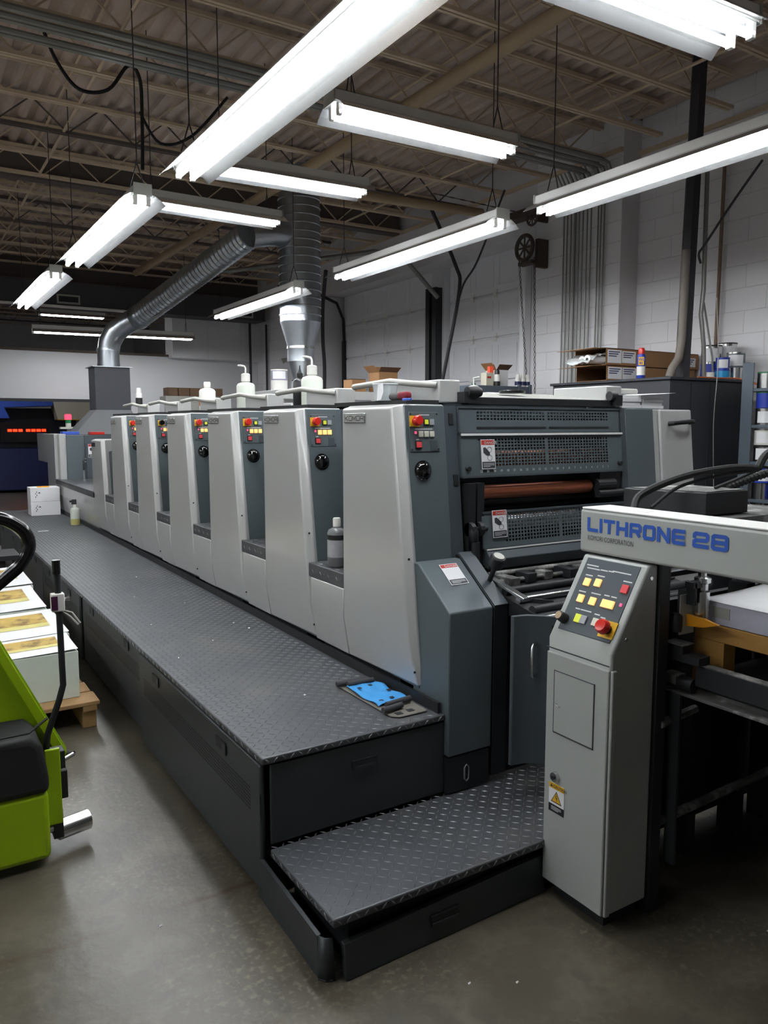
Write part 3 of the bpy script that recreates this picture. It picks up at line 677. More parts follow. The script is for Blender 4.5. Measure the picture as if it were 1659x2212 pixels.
# lower step
st = thing('lower_step', 'low tread plate step in front of the walkway end', 'step', (1.4, 2.05, 0))
M().box(.975, 2.30, 1.832, 2.275, .165, .193).build('step_plate', TREAD, st, bev=.006, seg=3)
lg = M()
for i in range(44):
    for j in range(15): lug(lg, (.992+.0305*i, 1.85+.0305*j, .193), (i+j) % 2)
for i in range(43): lugf(lg, (.995+.0305*i, 1.832, .179), i % 2)
for j in range(14): lugv(lg, (.975, 1.85+.0305*j, .179), j % 2)
lg.build('tread_lugs', LUG, st, kind='stuff')
rp = M().add([(1.008, 1.815, 0), (1.80, 1.835, 0), (1.80, 1.85, .128), (1.008, 1.83, .108), (1.008, 1.84, 0), (1.80, 1.855, 0), (1.80, 1.87, .128), (1.008, 1.85, .108)],
             [(0, 1, 2, 3), (4, 7, 6, 5), (3, 2, 6, 7), (0, 3, 7, 4), (1, 5, 6, 2), (0, 4, 5, 1)]).build('front_panel', SIDE, st, bev=.003)
h_ = M().box(1.316, 1.425, 1.826, 1.838, .052, .085).build('grip_recess', BLK, rp); M().box(1.32, 1.42, 1.823, 1.828, .052, .062).build('grip_tongue', SIDE, h_)
M().box(1.05, 2.25, 1.88, 2.25, .0, .165).build('step_frame', BLK, st)
lp = M().add([(.955, 2.33, 0), (.945, 1.868, 0), (.940, 1.868, .138), (.950, 2.33, .15), (.968, 2.33, 0), (.958, 1.868, 0), (.953, 1.868, .138), (.963, 2.33, .15)],
             [(0, 3, 2, 1), (4, 5, 6, 7), (3, 7, 6, 2), (1, 2, 6, 5), (0, 4, 7, 3), (0, 1, 5, 4)]).build('side_panel', SIDE, st)
M().tube([(.948, 1.872, .003), (.960, 1.853, .003), (.977, 1.846, .003)], .008, 8).build('bent_foot', SIDE, lp)
M().add([(.942, 1.868, 0), (.958, 1.845, 0), (.985, 1.838, 0), (.942, 1.868, .137), (.955, 1.845, .137), (.975, 1.838, .135)], [(0, 1, 4, 3), (1, 2, 5, 4)]).build('bent_end', SIDE, lp, solid=.004, smooth=True)
# mat with blue cloth on the walkway
tm = thing('rubber_mat', 'worn grey mat with dark square patches lying at the walkway corner', 'mat', (1.58, 2.55, .5122))
M().prism([(1.505, 2.36), (1.53, 2.335), (1.655, 2.335), (1.66, 2.36), (1.66, 2.74), (1.64, 2.765), (1.53, 2.80), (1.50, 2.77)], 'z', .5123, .517).build('mat_sheet', MATGREY, tm, bev=.002, seg=1)
for px_, py_ in ((1.545, 2.365), (1.60, 2.37), (1.54, 2.77), (1.585, 2.75)): M().box(px_-.014, px_+.014, py_-.012, py_+.012, .517, .5185).build('patch', BLK, tm)
tc = thing('blue_cloth', 'crumpled bright blue cloth spread over the grey mat', 'cloth', (1.58, 2.58, .517))
n_, m_ = 22, 12; cl = M(); vs = []
for i in range(n_):
    for j in range(m_):
        a, b = i/(n_-1), j/(m_-1)
        xx = 1.51+.145*b+.006*math.sin(a*9); yy_ = 2.455+.255*a+.005*math.sin(b*11)
        zz = .521+.005*abs(math.sin(b*7+a*1.5))+.003*math.sin(a*13+b*4)+.002
        vs.append((xx, yy_, zz))
cl.add(vs, [(i*m_+j, i*m_+j+1, (i+1)*m_+j+1, (i+1)*m_+j) for i in range(n_-1) for j in range(m_-1)])
cl.build('cloth_sheet', BLUECLOTH, tc, smooth=True, solid=.001)
for a, b in ((1.545, 2.49), (1.60, 2.50), (1.545, 2.66), (1.60, 2.67), (1.635, 2.58)): M().box(a-.008, a+.008, b-.008, b+.008, .529, .5302).build('dark_patch', BLKRUB, tc)
for k_, (p, q) in enumerate((((1.49, 2.39, .531), (1.585, 2.405, .531)), ((1.53, 2.43, .533), (1.65, 2.445, .533)), ((1.485, 2.745, .531), (1.63, 2.735, .531)), ((1.52, 2.715, .533), (1.64, 2.708, .533)))):
    tag(M().tube([p, q], .0115, 12).build('foam_roller', FOAM, smooth=True), ('dark foam tube nearest the walkway front edge on the mat', 'dark foam tube lying against the near end of the blue cloth', 'dark foam tube farthest from the camera on the mat', 'dark foam tube lying against the far end of the blue cloth')[k_], 'foam tube', 'foam tubes on the mat')
# ================================================================== FEEDER
fd = thing('feeder', 'dark feeder end of the press with sloped housing and guard door', 'feeder', (1.9, 2.3, 0))
M().prism([(2.258, .345), (2.258, .903), (2.467, 1.062), (2.50, 1.062), (2.50, .345)], 'x', 1.70, 1.908).build('side_housing', PANEL, fd, bev=.006, seg=3)
sg = sign(fd, (1.80, 2.4505, 1.0495)+Vector((0, 0, 0)) if False else Vector((1.785, 2.36, .9825)), X, Vector((0, .209, .159)), .085, .11)
M().prism([(2.26, .22), (2.26, .90), (2.49, 1.075), (2.62, 1.075), (2.62, .22)], 'x', 1.915, 1.985).build('frame_plate', BLK, fd, bev=.003)
M().prism([(2.262, .902), (2.258, .908), (2.488, 1.083), (2.492, 1.077)], 'x', 1.916, 1.984).build('frame_top', PANEL2, fd)
M().box(1.72, 1.93, 2.29, 2.6, .2, .345).box(1.70, 2.3, 2.32, 2.6, .193, .34).build('lower_frame', BLK, fd)
M().prism([(2.02, .83), (2.02, .87), (2.60, 1.0), (2.60, .9)], 'x', 1.99, 2.93).build('feed_board', BLK, fd)
M().box(1.99, 2.93, 2.30, 2.62, .2, .9).build('inner_frame', BLK, fd)
for i, (yy_, zz, rr, mm_) in enumerate(((2.50, 1.005, .008, STEEL), (2.44, .985, .012, DUSTY), (2.38, .965, .010, DUSTY), (2.30, .945, .016, BLK), (2.22, .925, .014, STEEL), (2.14, .90, .02, BLK), (2.08, .885, .010, STEEL))):
    M().tube([(2.0, yy_, zz), (2.92, yy_, zz)], rr, 12).build('cross_rod', mm_, fd, smooth=True)
for i in range(7): M().box(2.06+.11*i, 2.11+.11*i, 2.33+.02*(i % 3), 2.43, .95, .985+.006*(i % 2)).build('feed_bracket', (DUSTY, BLK)[i % 2], fd, bev=.003)
M().fr((1.99, 2.18, .93), Vector((1, 0, 0)), Vector((0, .97, .22)), Vector((0, -.22, .97)), 0, .03, 0, .27, 0, .012).build('side_rail', STEEL, fd, bev=.002)
kb = M().tube([(1.97, 2.355, .985), (1.968, 2.33, 1.03), (1.966, 2.32, 1.045), (1.966, 2.318, 1.05), (1.966, 2.30, 1.085), (1.966, 2.297, 1.09)], [.010, .010, .012, .030, .032, .028], 20).build('adjusting_knob', BLK, fd, smooth=True)
M().tube([(1.966, 2.297, 1.0905), (1.966, 2.2962, 1.092)], .022, 18).build('knob_face', GREYTUBE, kb)
M().fr((2.04, 2.22, .93), Vector((.85, -.5, -.1)).normalized(), Vector((.1, .1, 1)).normalized(), Vector((.5, .85, 0)).normalized(), 0, .11, -.025, 0, 0, .008).build('swing_arm', BLK, fd)
M().box(1.70, 1.90, 2.262, 2.30, .20, .34).build('toe_plate', BLK, fd)
M().tube([(1.785, 2.256, .235), (1.795, 2.256, .245), (1.795, 2.256, .29), (1.785, 2.256, .302), (1.775, 2.256, .29), (1.775, 2.256, .245), (1.785, 2.256, .235)], .004, 8).build('latch', STEEL, fd, smooth=True)
gd = M().prism([(1.870, 2.115), (1.872, 2.10), (1.930, 2.088), (2.03, 1.985), (2.04, 1.995), (1.935, 2.103)], 'z', .333, .905).build('guard_door', PANEL2, fd, bev=.004)
M().tube([(1.955, 2.065, .80), (1.928, 2.055, .80), (1.922, 2.052, .79), (1.922, 2.052, .69), (1.928, 2.055, .68), (1.955, 2.065, .68)], .006, 8).build('handle', STEEL, gd, smooth=True)
# ================================================================== CONTROL PEDESTAL with name beam
pd = thing('control_pedestal', 'light grey control pedestal with sloped button panel carrying the lettered beam', 'control pedestal', (1.9, 1.7, 0))
pf = [(1.80, .05), (1.80, .902), (1.955, 1.165), (2.0, 1.165), (2.0, .05)]
M().prism(pf, 'y', 1.575, 1.845).build('column', BEIGE, pd, bev=.008, seg=3)
M().box(1.83, 1.98, 1.60, 1.82, 0, .05).build('plinth', BLK, pd)
pdoor = M().box(1.792, 1.80, 1.578, 1.842, .055, .855).box(1.798, 1.82, 1.566, 1.576, .055, .855).build('door', BEIGE, pd, bev=.004)
M().box(1.7905, 1.793, 1.5775, 1.8425, .868, .8715).build('seam', DKPRINT, pd)
ht = M().box(1.7895, 1.792, 1.633, 1.803, .59, .797).build('hatch', BEIGE, pdoor, bev=.001, seg=1)
for a in ((1.789, 1.792, 1.630, 1.633, .588, .799), (1.789, 1.792, 1.803, 1.8045, .588, .799), (1.789, 1.792, 1.63, 1.8045, .586, .589), (1.789, 1.792, 1.63, 1.8045, .7965, .7985)): M().box(*a).build('hatch_gap', DKPRINT, ht)
M().tube([(1.7895, 1.79, .687), (1.783, 1.79, .687), (1.783, 1.775, .682), (1.7895, 1.775, .68)], .0025, 6).build('latch', STEEL, ht)
M().lathe([(.016, -.012), (.018, -.004), (.018, 0)], (1.792, 1.787, .437), 18, 'x').build('lock', STEEL, pdoor, smooth=True); M().lathe([(.007, -.016), (.007, 0)], (1.792, 1.787, .437), 12, 'x').build('key_slot', BLK, pdoor)
# caution sticker
o_ = Vector((1.7915, 1.816, .311)); s_ = M().fr(o_, -Y, Z, -X, 0, .07, 0, .101, 0, .001).build('caution_label', PAPER, pdoor)
M().fr(o_, -Y, Z, -X, 0, .07, .082, .101, .001, .0014).build('label_header', YEL, s_)
text('label_lettering', '\u25b2 CAUTION' if False else 'CAUTION', .0135, DKPRINT, s_, o_+(-Y)*.021+Z*.0865-X*.0016, -Y, Z, 1., .0002)
M().add([o_-Y*.006+Z*.086-X*.0016, o_-Y*.018+Z*.086-X*.0016, o_-Y*.012+Z*.097-X*.0016], [(0, 1, 2)]).build('warning_mark', DKPRINT, s_)
def tri(sz, cz, d): return [o_-Y*(.035-sz)+Z*(cz-sz*.62)-X*d, o_-Y*(.035+sz)+Z*(cz-sz*.62)-X*d, o_-Y*.035+Z*(cz+sz*1.05)-X*d]
M().add(tri(.025, .05, .0012), [(0, 1, 2)]).build('triangle_border', DKPRINT, s_); M().add(tri(.020, .0505, .0016), [(0, 1, 2)]).build('triangle', YEL, s_)
M().add([o_-Y*a+Z*b-X*.002 for a, b in ((.033, .063), (.037, .063), (.035, .054), (.040, .055), (.037, .041), (.035, .041), (.037, .051), (.032, .050))], [(0, 1, 2, 7), (2, 3, 6, 7), (3, 4, 5, 6)]).build('lightning', DKPRINT, s_)
M().fr(o_, -Y, Z, -X, 0, .07, 0, .027, .001, .0014).build('label_footer', BLK, s_)
for t in (.018, .013, .008): M().fr(o_, -Y, Z, -X, .012, .058 if t > .01 else .045, t, t+.0022, .0014, .0016).build('label_line', LTPRINT, s_)
# sloped control panel: local frame a along -Y from y=1.845, b up the slope
SO = Vector((1.80, 1.845, .902)); SU = -Y; SV = Vector((.155, 0, .263)).normalized(); SN = SU.cross(SV)
if SN.x > 0: SN = -SN
def pb(m_, a, b, w_, h_, d0, d1): return m_.fr(SO+SU*a+SV*b, SU, SV, SN, -w_/2, w_/2, -h_/2, h_/2, d0, d1)
plate = pb(M(), .135, .165, .222, .262, -.002, .002).build('control_panel', PANEL2, pd, bev=.002, seg=1)
def panel_px(px, py):   # measured button places as fractions of the plate: left/top .. right/bottom
    return .024+.222*px, .296-.262*py
for nm, px, py, w_, h_, mm_ in (('button', .19, .33, .025, .026, ORL), ('button', .39, .31, .025, .026, ORL), ('button', .20, .555, .025, .026, ORL), ('button', .43, .555, .025, .026, ORL),
        ('button', .655, .545, .025, .026, ORL), ('button', .765, .545, .025, .026, ORL), ('stop_button', .89, .315, .026, .028, REDB), ('button', .30, .81, .024, .028, GRL), ('button', .41, .81, .024, .028, GRB),
        ('button', .63, .80, .024, .026, WHB), ('button', .73, .83, .024, .026, ORL)):
    a, b = panel_px(px, py); pb(M(), a, b, w_, h_, .002, .008).build(nm, mm_, plate, bev=.001, seg=1)
a, b = panel_px(.93, .515); pb(M(), a, b, .008, .010, .002, .006).build('indicator', PINK, plate)
a, b = panel_px(.885, .845); pb(M(), a, b, .058, .056, .002, .005).build('emergency_stop_plate', YEL, plate)
c_ = SO+SU*a+SV*b
M().tube([c_+SN*.005, c_+SN*.024], .016, 16).build('stop_neck', BLKGLOSS, plate, smooth=True)
M().tube([c_+SN*.022, c_+SN*.024, c_+SN*.036, c_+SN*.045, c_+SN*.046], [.018, .024, .024, .019, .012], 20).build('emergency_stop', RED, plate, smooth=True)
a, b = panel_px(.06, .86); c_ = SO+SU*a+SV*b
kb = M().tube([c_+SN*.002, c_+SN*.034, c_+SN*.036], [.018, .016, .014], 18).build('dial_knob', BLK, plate, smooth=True); M().tube([c_+SN*.036, c_+SN*.0375], .013, 16).build('knob_cap', PIPETAN, kb)
for px, py, ww in ((.16, .10, .05), (.14, .14, .03), (.25, .14, .03), (.40, .135, .03), (.53, .13, .022), (.72, .12, .075), (.17, .235, .03), (.39, .215, .03), (.17, .46, .03), (.43, .45, .04), (.63, .44, .022), (.76, .44, .022), (.88, .215, .034), (.22, .69, .02), (.38, .69, .045), (.60, .70, .022), (.72, .72, .02)):
    a, b = panel_px(px, py); pb(M(), a, b, ww, .004, .002, .0024).build('legend', LTPRINT, plate)
for zz, xx in ((.945, 1.86), (1.125, 1.965)): M().lathe([(.006, -.005), (.007, 0)], (xx, 1.5755, zz), 12, 'y').build('screw', STEEL, pd)
# the lettered beam
bm = M().box(1.955, 2.10, .55, 1.868, 1.172, 1.318).build('name_beam', BEIGE, pd, bev=.010, seg=3)
M().box(1.956, 2.09, .56, 1.86, 1.318, 1.324).build('beam_top_strip', FIXW, bm, bev=.002)
strokes('model_lettering', 'LITHRONE', (1.955, 1.833, 1.2445), -Y, Z, .0475, .0475, .0058, .0118, BLUEP, bm, .001)
strokes('model_lettering', '28', (1.955, 1.424, 1.2445), -Y, Z, .0555, .0475, .0060, .0118, BLUEP, bm, .001)
text('maker_lettering', 'KOMORI CORPORATION', .0235, DKPRINT, bm, (1.9535, 1.829, 1.2165), -Y, Z, .72, 0)
M().fr((2.0, 1.76, 1.3245), -Y, X, Z, 0, .13, 0, .04, 0, .0006).build('paper_slip', PAPER, bm)
M().box(2.0, 2.05, 1.565, 1.62, 0, 1.172).build('post', BLK, pd, bev=.003)
M().box(2.0, 2.06, 1.30, 1.33, .06, .16) if False else None
# ================================================================== FEEDER PILE FRAME behind the pedestal
ff = thing('pile_frame', 'black steel pile frame with rails and a dusty tray beside the pedestal', 'frame', (2.3, 1.4, 0))
M().box(2.06, 2.10, 1.62, 1.80, 0, 1.17).build('frame_plate', BLK, ff)
M().box(2.10, 2.13, .40, 1.50, .775, .845).build('side_rail', DUSTY if False else BLK, ff, bev=.003)
M().box(2.10, 2.13, .40, 1.50, .845, .849).build('rail_top', DUSTY, ff)
M().box(2.08, 2.24, .40, 1.60, .738, .748).build('tray', DUSTY, ff, bev=.002)
M().tube([(2.10, 1.60, .775), (2.10, 1.50, .775)], .022, 16).build('stub_shaft', BLK, ff, smooth=True)
M().box(2.075, 2.12, 1.55, 1.60, .77, .80).build('bracket', DUSTY, ff)
M().box(2.075, 2.13, 1.53, 1.60, .85, .90).box(2.075, 2.13, 1.47, 1.53, .85, .875).build('bracket', BLK, ff)
M().box(2.075, 2.13, 1.53, 1.60, .90, .904).build('bracket_cap', DUSTY, ff)
M().box(2.08, 2.09, 1.535, 1.575, .16, .74).build('hanging_strap', SIDE, ff)
M().tube([(2.03, 1.58, .30), (3.0, 1.62, .30)], .015, 8).build('cross_bar', DUSTY, ff, smooth=True)
M().tube([(2.03, 1.57, .64), (2.25, 1.60, .64)], .014, 8).build('cross_bar', DUSTY, ff, smooth=True)
for xx in (2.4, 2.7, 3.0): M().box(xx, xx+.05, 1.72, 1.80, 0, 1.0).build('back_post', BLK, ff)
M().box(2.10, 3.1, 1.84, 1.87, .05, .95).build('back_plate', BLK, ff)
M().box(2.9, 2.95, .4, 1.8, 0, 1.17).box(2.0, 2.95, 1.80, 1.86, 1.05, 1.17).build('far_side_plate', BLK, ff)
for i in range(4): M().tube([(2.05, 1.60+.05*i, 1.135-.01*i), (2.9, 1.62+.05*i, 1.135-.01*i)], .009, 8).build('guide_rod', STEEL, ff, smooth=True)
sk = M().lathe([(.022, 0), (.024, .01), (.024, .085), (.018, .09), (.018, .11), (.026, .115), (.026, .13), (.012, .135), (.012, .16)], (2.16, 1.53, .985), 16).build('suction_head', STEEL, ff, smooth=True)
M().box(2.10, 2.20, 1.52, 1.55, 1.085, 1.105).box(2.11, 2.12, 1.52, 1.55, 1.03, 1.10).build('head_arm', BLK, sk)
M().box(2.09, 2.16, 1.555, 1.56, .93, 1.06).build('side_plate', GREYTUBE, ff)
M().prism([(1.56, .955), (1.56, .995), (1.49, .992), (1.44, .982), (1.49, .965)], 'x', 2.12, 2.13).build('pointer', ORANGE, ff)
M().lathe([(.018, 0), (.02, .02), (.02, .05), (.014, .06)], (2.09, 1.57, .94), 12).build('clamp_knob', BLK, ff, smooth=True)
# paper pile on its board
pp_ = thing('feed_pile', 'pile of white and lilac sheets waiting on the feeder board', 'paper pile', (2.6, 1.2, .96))
M().box(2.20, 2.88, .62, 1.56, .962, 1.034).build('sheets', PAPERL, pp_, bev=.002, seg=1)
n_, m_ = 12, 9; cl = M()
cl.add([(2.195+.69*i/(n_-1), .615+.95*j/(m_-1), 1.036+.010*math.sin(i*.5)*math.sin(j*.45)+(.02*(i/(n_-1))*math.exp(-((j-m_+1)/2.)**2))) for i in range(n_) for j in range(m_)],
       [(i*m_+j, (i+1)*m_+j, (i+1)*m_+j+1, i*m_+j+1) for i in range(n_-1) for j in range(m_-1)])
cl.build('top_sheet', PAPER, pp_, smooth=True, solid=.001)
M().box(2.198, 2.202, 1.455, 1.515, .985, 1.02).build('grey_slip', GREYTUBE, pp_)
fb = thing('feed_skid', 'yellow plywood skid carrying the feeder paper pile', 'skid', (2.6, 1.2, .72))
M().box(2.20, 2.90, .60, 1.58, .905, .960).build('board', WOODY, fb, bev=.003)
M().box(2.20, 2.26, 1.47, 1.58, .76, .905).build('runner', WOODY, fb); M().box(2.20, 2.26, .62, .8, .76, .905).build('runner', WOODY, fb); M().box(2.78, 2.86, .62, 1.56, .76, .905).build('runner', WOODY, fb)
M().box(2.16, 2.90, .60, 1.60, .735, .758).build('lift_table', BLK, ff)
# black junction box on the beam and its cables
jb_ = thing('junction_box', 'black sheet steel box with dusty top behind the lettered beam', 'box', (2.5, 1.8, 1.28))
M().prism([(2.36, 1.67), (2.60, 1.67), (2.60, 1.92), (2.30, 1.98), (2.30, 1.90)], 'z', 1.285, 1.366).build('case', BLK, jb_, bev=.004)
M().prism([(2.37, 1.68), (2.59, 1.68), (2.59, 1.91), (2.31, 1.96), (2.31, 1.91)], 'z', 1.366, 1.369).build('dusty_top', DUSTY, jb_)
M().box(2.11, 2.90, 1.60, 1.85, 1.24, 1.282).build('cross_beam', PIPETAN if False else DUSTY, ff)
def cable(name, label, pts, r, m_, cat='cable', n=8): return tag(M().tube(curve(pts), r, n).build(name, m_, smooth=True), label, cat)
cable('black_cable', 'thick black cable arching from the beam over the black junction box', [(2.12, 1.78, 1.31), (2.18, 1.80, 1.36), (2.32, 1.74, 1.42), (2.50, 1.68, 1.448), (2.60, 1.64, 1.445)], .013, BLKRUB)
cable('black_cable', 'thin black cable looping beneath the thick arching cable', [(2.16, 1.74, 1.32), (2.30, 1.74, 1.385), (2.45, 1.69, 1.42), (2.60, 1.64, 1.440)], .006, BLKRUB)
cable('black_cable', 'bundled black cable rising to the right edge above the junction box', [(2.60, 1.64, 1.445), (2.66, 1.64, 1.50), (2.78, 1.60, 1.545), (2.95, 1.52, 1.55)], .014, BLKRUB)
cable('black_cable', 'thin black cable dropping from the bundle into the junction box top', [(2.60, 1.64, 1.44), (2.55, 1.70, 1.40), (2.50, 1.74, 1.372)], .006, BLKRUB)
hz = M(); hp = []
for i in range(60):
    t = i/59; hp.append((2.58+.35*t, 1.74-.2*t, 1.372+.075*math.sin(min(1, t*1.35)*math.pi/2)))
tag(M().tube(hp, [.017 if i % 2 else .013 for i in range(60)], 10).build('ribbed_hose', BLKRUB), 'ribbed black hose leaving the junction box towards the right edge', 'hose')
# ================================================================== LIME PALLET TRUCK
pj = thing('pallet_stacker', 'lime green electric pallet truck with black cover at the left edge', 'pallet truck', (.2, 3.0, 0))
M().box(-.35, .388, 2.893, 3.12, .035, .29).build('battery_case', LIME, pj, bev=.02, seg=3)
M().prism([(-.36, .285), (.392, .285), (.392, .34), (.375, .47), (.34, .50), (-.36, .52)], 'y', 2.885, 3.13).build('cover', BLKRUB, pj, bev=.025, seg=4)
M().box(.388, .44, 2.95, 2.965, .13, .42).build('side_flange', LIME, pj, bev=.004)
M().prism([(-.3, .05), (.40, .05), (.49, .31), (.49, .345), (.10, 1.20), (-.3, 1.20)], 'y', 3.135, 3.145).build('mast_plate', LIME, pj)
M().fr((.478, 3.10, .325), Vector((-.39, 0, .86)).normalized(), Vector((0, 1, 0)), Vector((.86, 0, .39)).normalized(), -.02, .95, 0, .05, -.022, .012).build('mast_edge', LIME, pj, bev=.003)
M().tube([(.40, 2.99, .30), (.40, 2.99, .42), (.405, 2.98, .47), (.445, 2.95, .60), (.46, 2.94, .66), (.457, 2.94, 1.05), (.455, 2.94, 1.08)], .0115, 10).build('sensor_pole', BLK, pj, smooth=True)
M().tube([(.455, 2.94, 1.07), (.455, 2.94, 1.12)], .0145, 12).build('pole_cap', BLKGLOSS, pj, smooth=True)
sb = M().box(.432, .476, 2.92, 2.955, .935, 1.0).build('sensor_box', WHITEP, pj, bev=.003)
M().box(.430, .452, 2.917, 2.921, .942, .992).build('sensor_lens', mat('purple lens', (70, 30, 60), .2), sb)
M().tube([(.476, 2.94, .975), (.495, 2.94, .977)], [.006, .010], 10).build('sensor_knob', STEEL, sb, smooth=True)
M().tube([(.47, 2.94, .935), (.50, 2.93, .925), (.525, 2.92, .885)], .004, 6).tube([(.47, 2.94, .93), (.495, 2.93, .91), (.518, 2.92, .88)], .004, 6).build('sensor_wire', GREYTUBE, sb)
M().box(.40, .46, 2.97, 3.03, .33, .40).box(.425, .47, 3.0, 3.10, .20, .31).build('linkage', BLK, pj, bev=.004)
M().tube([(.44, 3.0, .345), (.50, 3.04, .35)], .008, 8).tube([(.49, 3.10, .335), (.508, 3.08, .335)], .010, 8).build('bolt', STEEL, pj)
M().tube([(.39, 3.0, .10), (.44, 3.0, .10)], .02, 12).build('axle', STEEL, pj, smooth=True)
M().box(.41, .445, 2.98, 3.08, .06, .17).build('axle_bracket', BLK, pj)
M().tube([(.43, 3.02, .072), (.545, 3.05, .072)], .038, 20).build('load_roller', STEEL, pj, smooth=True)
M().tube(curve([(-.20, 2.75, 1.295), (.10, 2.75, 1.312), (.25, 2.75, 1.305), (.325, 2.75, 1.265), (.347, 2.75, 1.21), (.325, 2.75, 1.155), (.27, 2.75, 1.105), (.12, 2.75, .99), (-.05, 2.75, .86)]), .021, 14).build('loop_handle', BLKGLOSS, pj, smooth=True)
M().tube([(-.05, 2.75, .87), (-.1, 2.95, .55)], .025, 10).build('tiller', BLKGLOSS, pj, smooth=True)
M().tube([(.10, 2.87, .56), (.22, 2.865, .53), (.33, 2.88, .525), (.40, 2.94, .545)], .005, 6).build('control_wire', BLKRUB, pj, smooth=True)
# wooden pallet and the printed piles
pl = thing('wooden_pallet', 'worn wooden pallet under the printed paper piles on the left', 'pallet', (.2, 5, 0))
yq = 4.17
i = 0
while yq < 7.3:
    M().box(-.75, .83-.01*(i % 3), yq, yq+.17, .128, .15).build('top_board', WOOD, pl, bev=.003, seg=1); yq += .185; i += 1
for xx in (-.7, 0., .745):
    for yb in (4.2, 5.6, 6.9): M().box(xx, xx+.07, yb, yb+.36, 0, .128).build('block', WOOD, pl, bev=.003, seg=1)
for xx in (-.7, 0., .745): M().box(xx, xx+.07, 4.17, 7.3, .10, .128).build('stringer', WOOD, pl)
def pile(x0, x1, y0, y1, h, label):
    r = thing('paper_pile', label, 'paper pile', ((x0+x1)/2, (y0+y1)/2, .15), 'printed paper piles on the pallet')
    M().box(x0, x1, y0, y1, .151, .15+h).build('sheet_edges', PAPERS, r, bev=.002, seg=1)
    n_, m_ = 26, 22; c = M(); zt = .15+h
    def Zt(a, b): return zt+.002+.012*a**3+.010*b**4
    c.add([(x0+(x1-x0)*i/(n_-1), y0+(y1-y0)*j/(m_-1), Zt(i/(n_-1), j/(m_-1))) for i in range(n_) for j in range(m_)],
          [(i*m_+j, (i+1)*m_+j, (i+1)*m_+j+1, i*m_+j+1) for i in range(n_-1) for j in range(m_-1)])
    t_ = c.build('top_sheet', PAPER, r, smooth=True)
    for (b0, b1, mm_) in ((.48, .88, PRINTY), (.34, .48, PRINTG)):
        q = M(); k_ = 30
        q.add([(x0+(x1-x0)*(.02+.90*i/(k_-1)), y0+(y1-y0)*b, Zt(.02+.90*i/(k_-1), b)+.002) for i in range(k_) for b in np.linspace(b0, b1, 7)],
              [(i*7+j, (i+1)*7+j, (i+1)*7+j+1, i*7+j+1) for i in range(k_-1) for j in range(6)])
        q.build('printed_strip', mm_, t_)
pile(-.1, .752, 4.28, 4.62, .252, 'nearest printed paper pile on the pallet, its white edges fully in view')
pile(-.1, .775, 4.66, 5.26, .256, 'second printed paper pile on the pallet, behind the sensor pole')
pile(-.1, .762, 5.36, 6.10, .262, 'third printed paper pile on the pallet')
pile(-.1, .792, 6.18, 6.95, .268, 'farthest printed paper pile, level with the black loop handle')
bf = thing('dark_rack', 'dark steel post rack standing behind the farthest paper pile', 'rack', (.75, 7.5, 0))
for xx, yy_ in ((.70, 7.3), (.80, 7.25), (.30, 7.6)): M().box(xx, xx+.045, yy_+.2, yy_+.245, 0, .42).build('post', BLK, bf)
M().box(.28, .86, 7.42, 7.86, .42, .46).build('top_rail', BLK, bf)
# ================================================================== THINGS ON THE PRESS
def bottle(name, label, x, y, z, r_, h, m_, kind, cap=WHITEP, group='bottles on the press'):
    t = thing(name, label, 'bottle', (x, y, z), group)
    hb = h*.62 if kind == 'wash' else h*.70
    M().lathe([(r_*.92, 0), (r_, .006), (r_, hb*.86), (r_*.85, hb*.94), (r_*.38, hb), (r_*.34, hb+.012)], (x, y, z), 24).build('body', m_, t, smooth=True)
    if kind == 'wash':
        M().lathe([(r_*.48, hb+.004), (r_*.48, hb+.05), (r_*.3, hb+.056)], (x, y, z), 18).build('screw_cap', WHITEP, t, smooth=True)
        M().tube([(x, y, z+hb+.05), (x, y, z+h*.93), (x-.004, y+.006, z+h*.975), (x-.02, y+.03, z+h), (x-.03, y+.05, z+h*1.0)], .006, 8).build('spout', WHITEP, t, smooth=True)
    elif kind == 'nozzle':
        M().lathe([(r_*.42, hb+.004), (r_*.42, hb+.025), (r_*.28, hb+.03), (r_*.12, h-.02), (r_*.06, h)], (x, y, z), 16).build('nozzle_cap', cap, t, smooth=True)
    elif kind == 'trigger':
        M().lathe([(r_*.4, hb+.004), (r_*.4, hb+.03)], (x, y, z), 14).build('collar', WHITEP, t, smooth=True)
        M().box(x-.03, x+.02, y-.012, y+.012, z+hb+.03, z+h).build('trigger_head', PIPEDARK, t, bev=.004); M().box(x-.05, x-.03, y-.008, y+.008, z+h-.03, z+h-.01).build('spray_tip', PIPEDARK, t)
    else:
        M().lathe([(r_*.42, hb+.004), (r_*.42, hb+.04), (r_*.36, hb+.045)], (x, y, z), 18).build('screw_cap', cap, t, smooth=True)
    return t
def spray_can(name, label, x, y, z, r_, h, m_, cap, band=None, group=None, cat='spray can'):
    t = thing(name, label, cat, (x, y, z), group)
    M().lathe([(r_*.96, 0), (r_, .004), (r_, h*.74), (r_*.9, h*.79), (r_*.55, h*.82)], (x, y, z), 20).build('can_body', m_, t, smooth=True)
    M().lathe([(r_*.78, h*.80), (r_*.78, h*.93), (r_*.6, h)], (x, y, z), 18).build('cap', cap, t, smooth=True)
    if band: M().lathe([(r_+.0008, h*band[0]), (r_+.0008, h*band[1])], (x, y, z), 20).build('label_band', band[2], t, smooth=True)
    return t
bottle('wash_bottle', 'pale wash bottle with bent spout, nearest the camera, beside the black bottle', 1.965, 3.893, 1.70, .060, .275, NATURAL, 'wash')
bottle('squeeze_bottle', 'black squeeze bottle with pointed nozzle on the second unit', 1.955, 4.025, 1.70, .040, .235, BLACKINK, 'nozzle', BLKRUB)
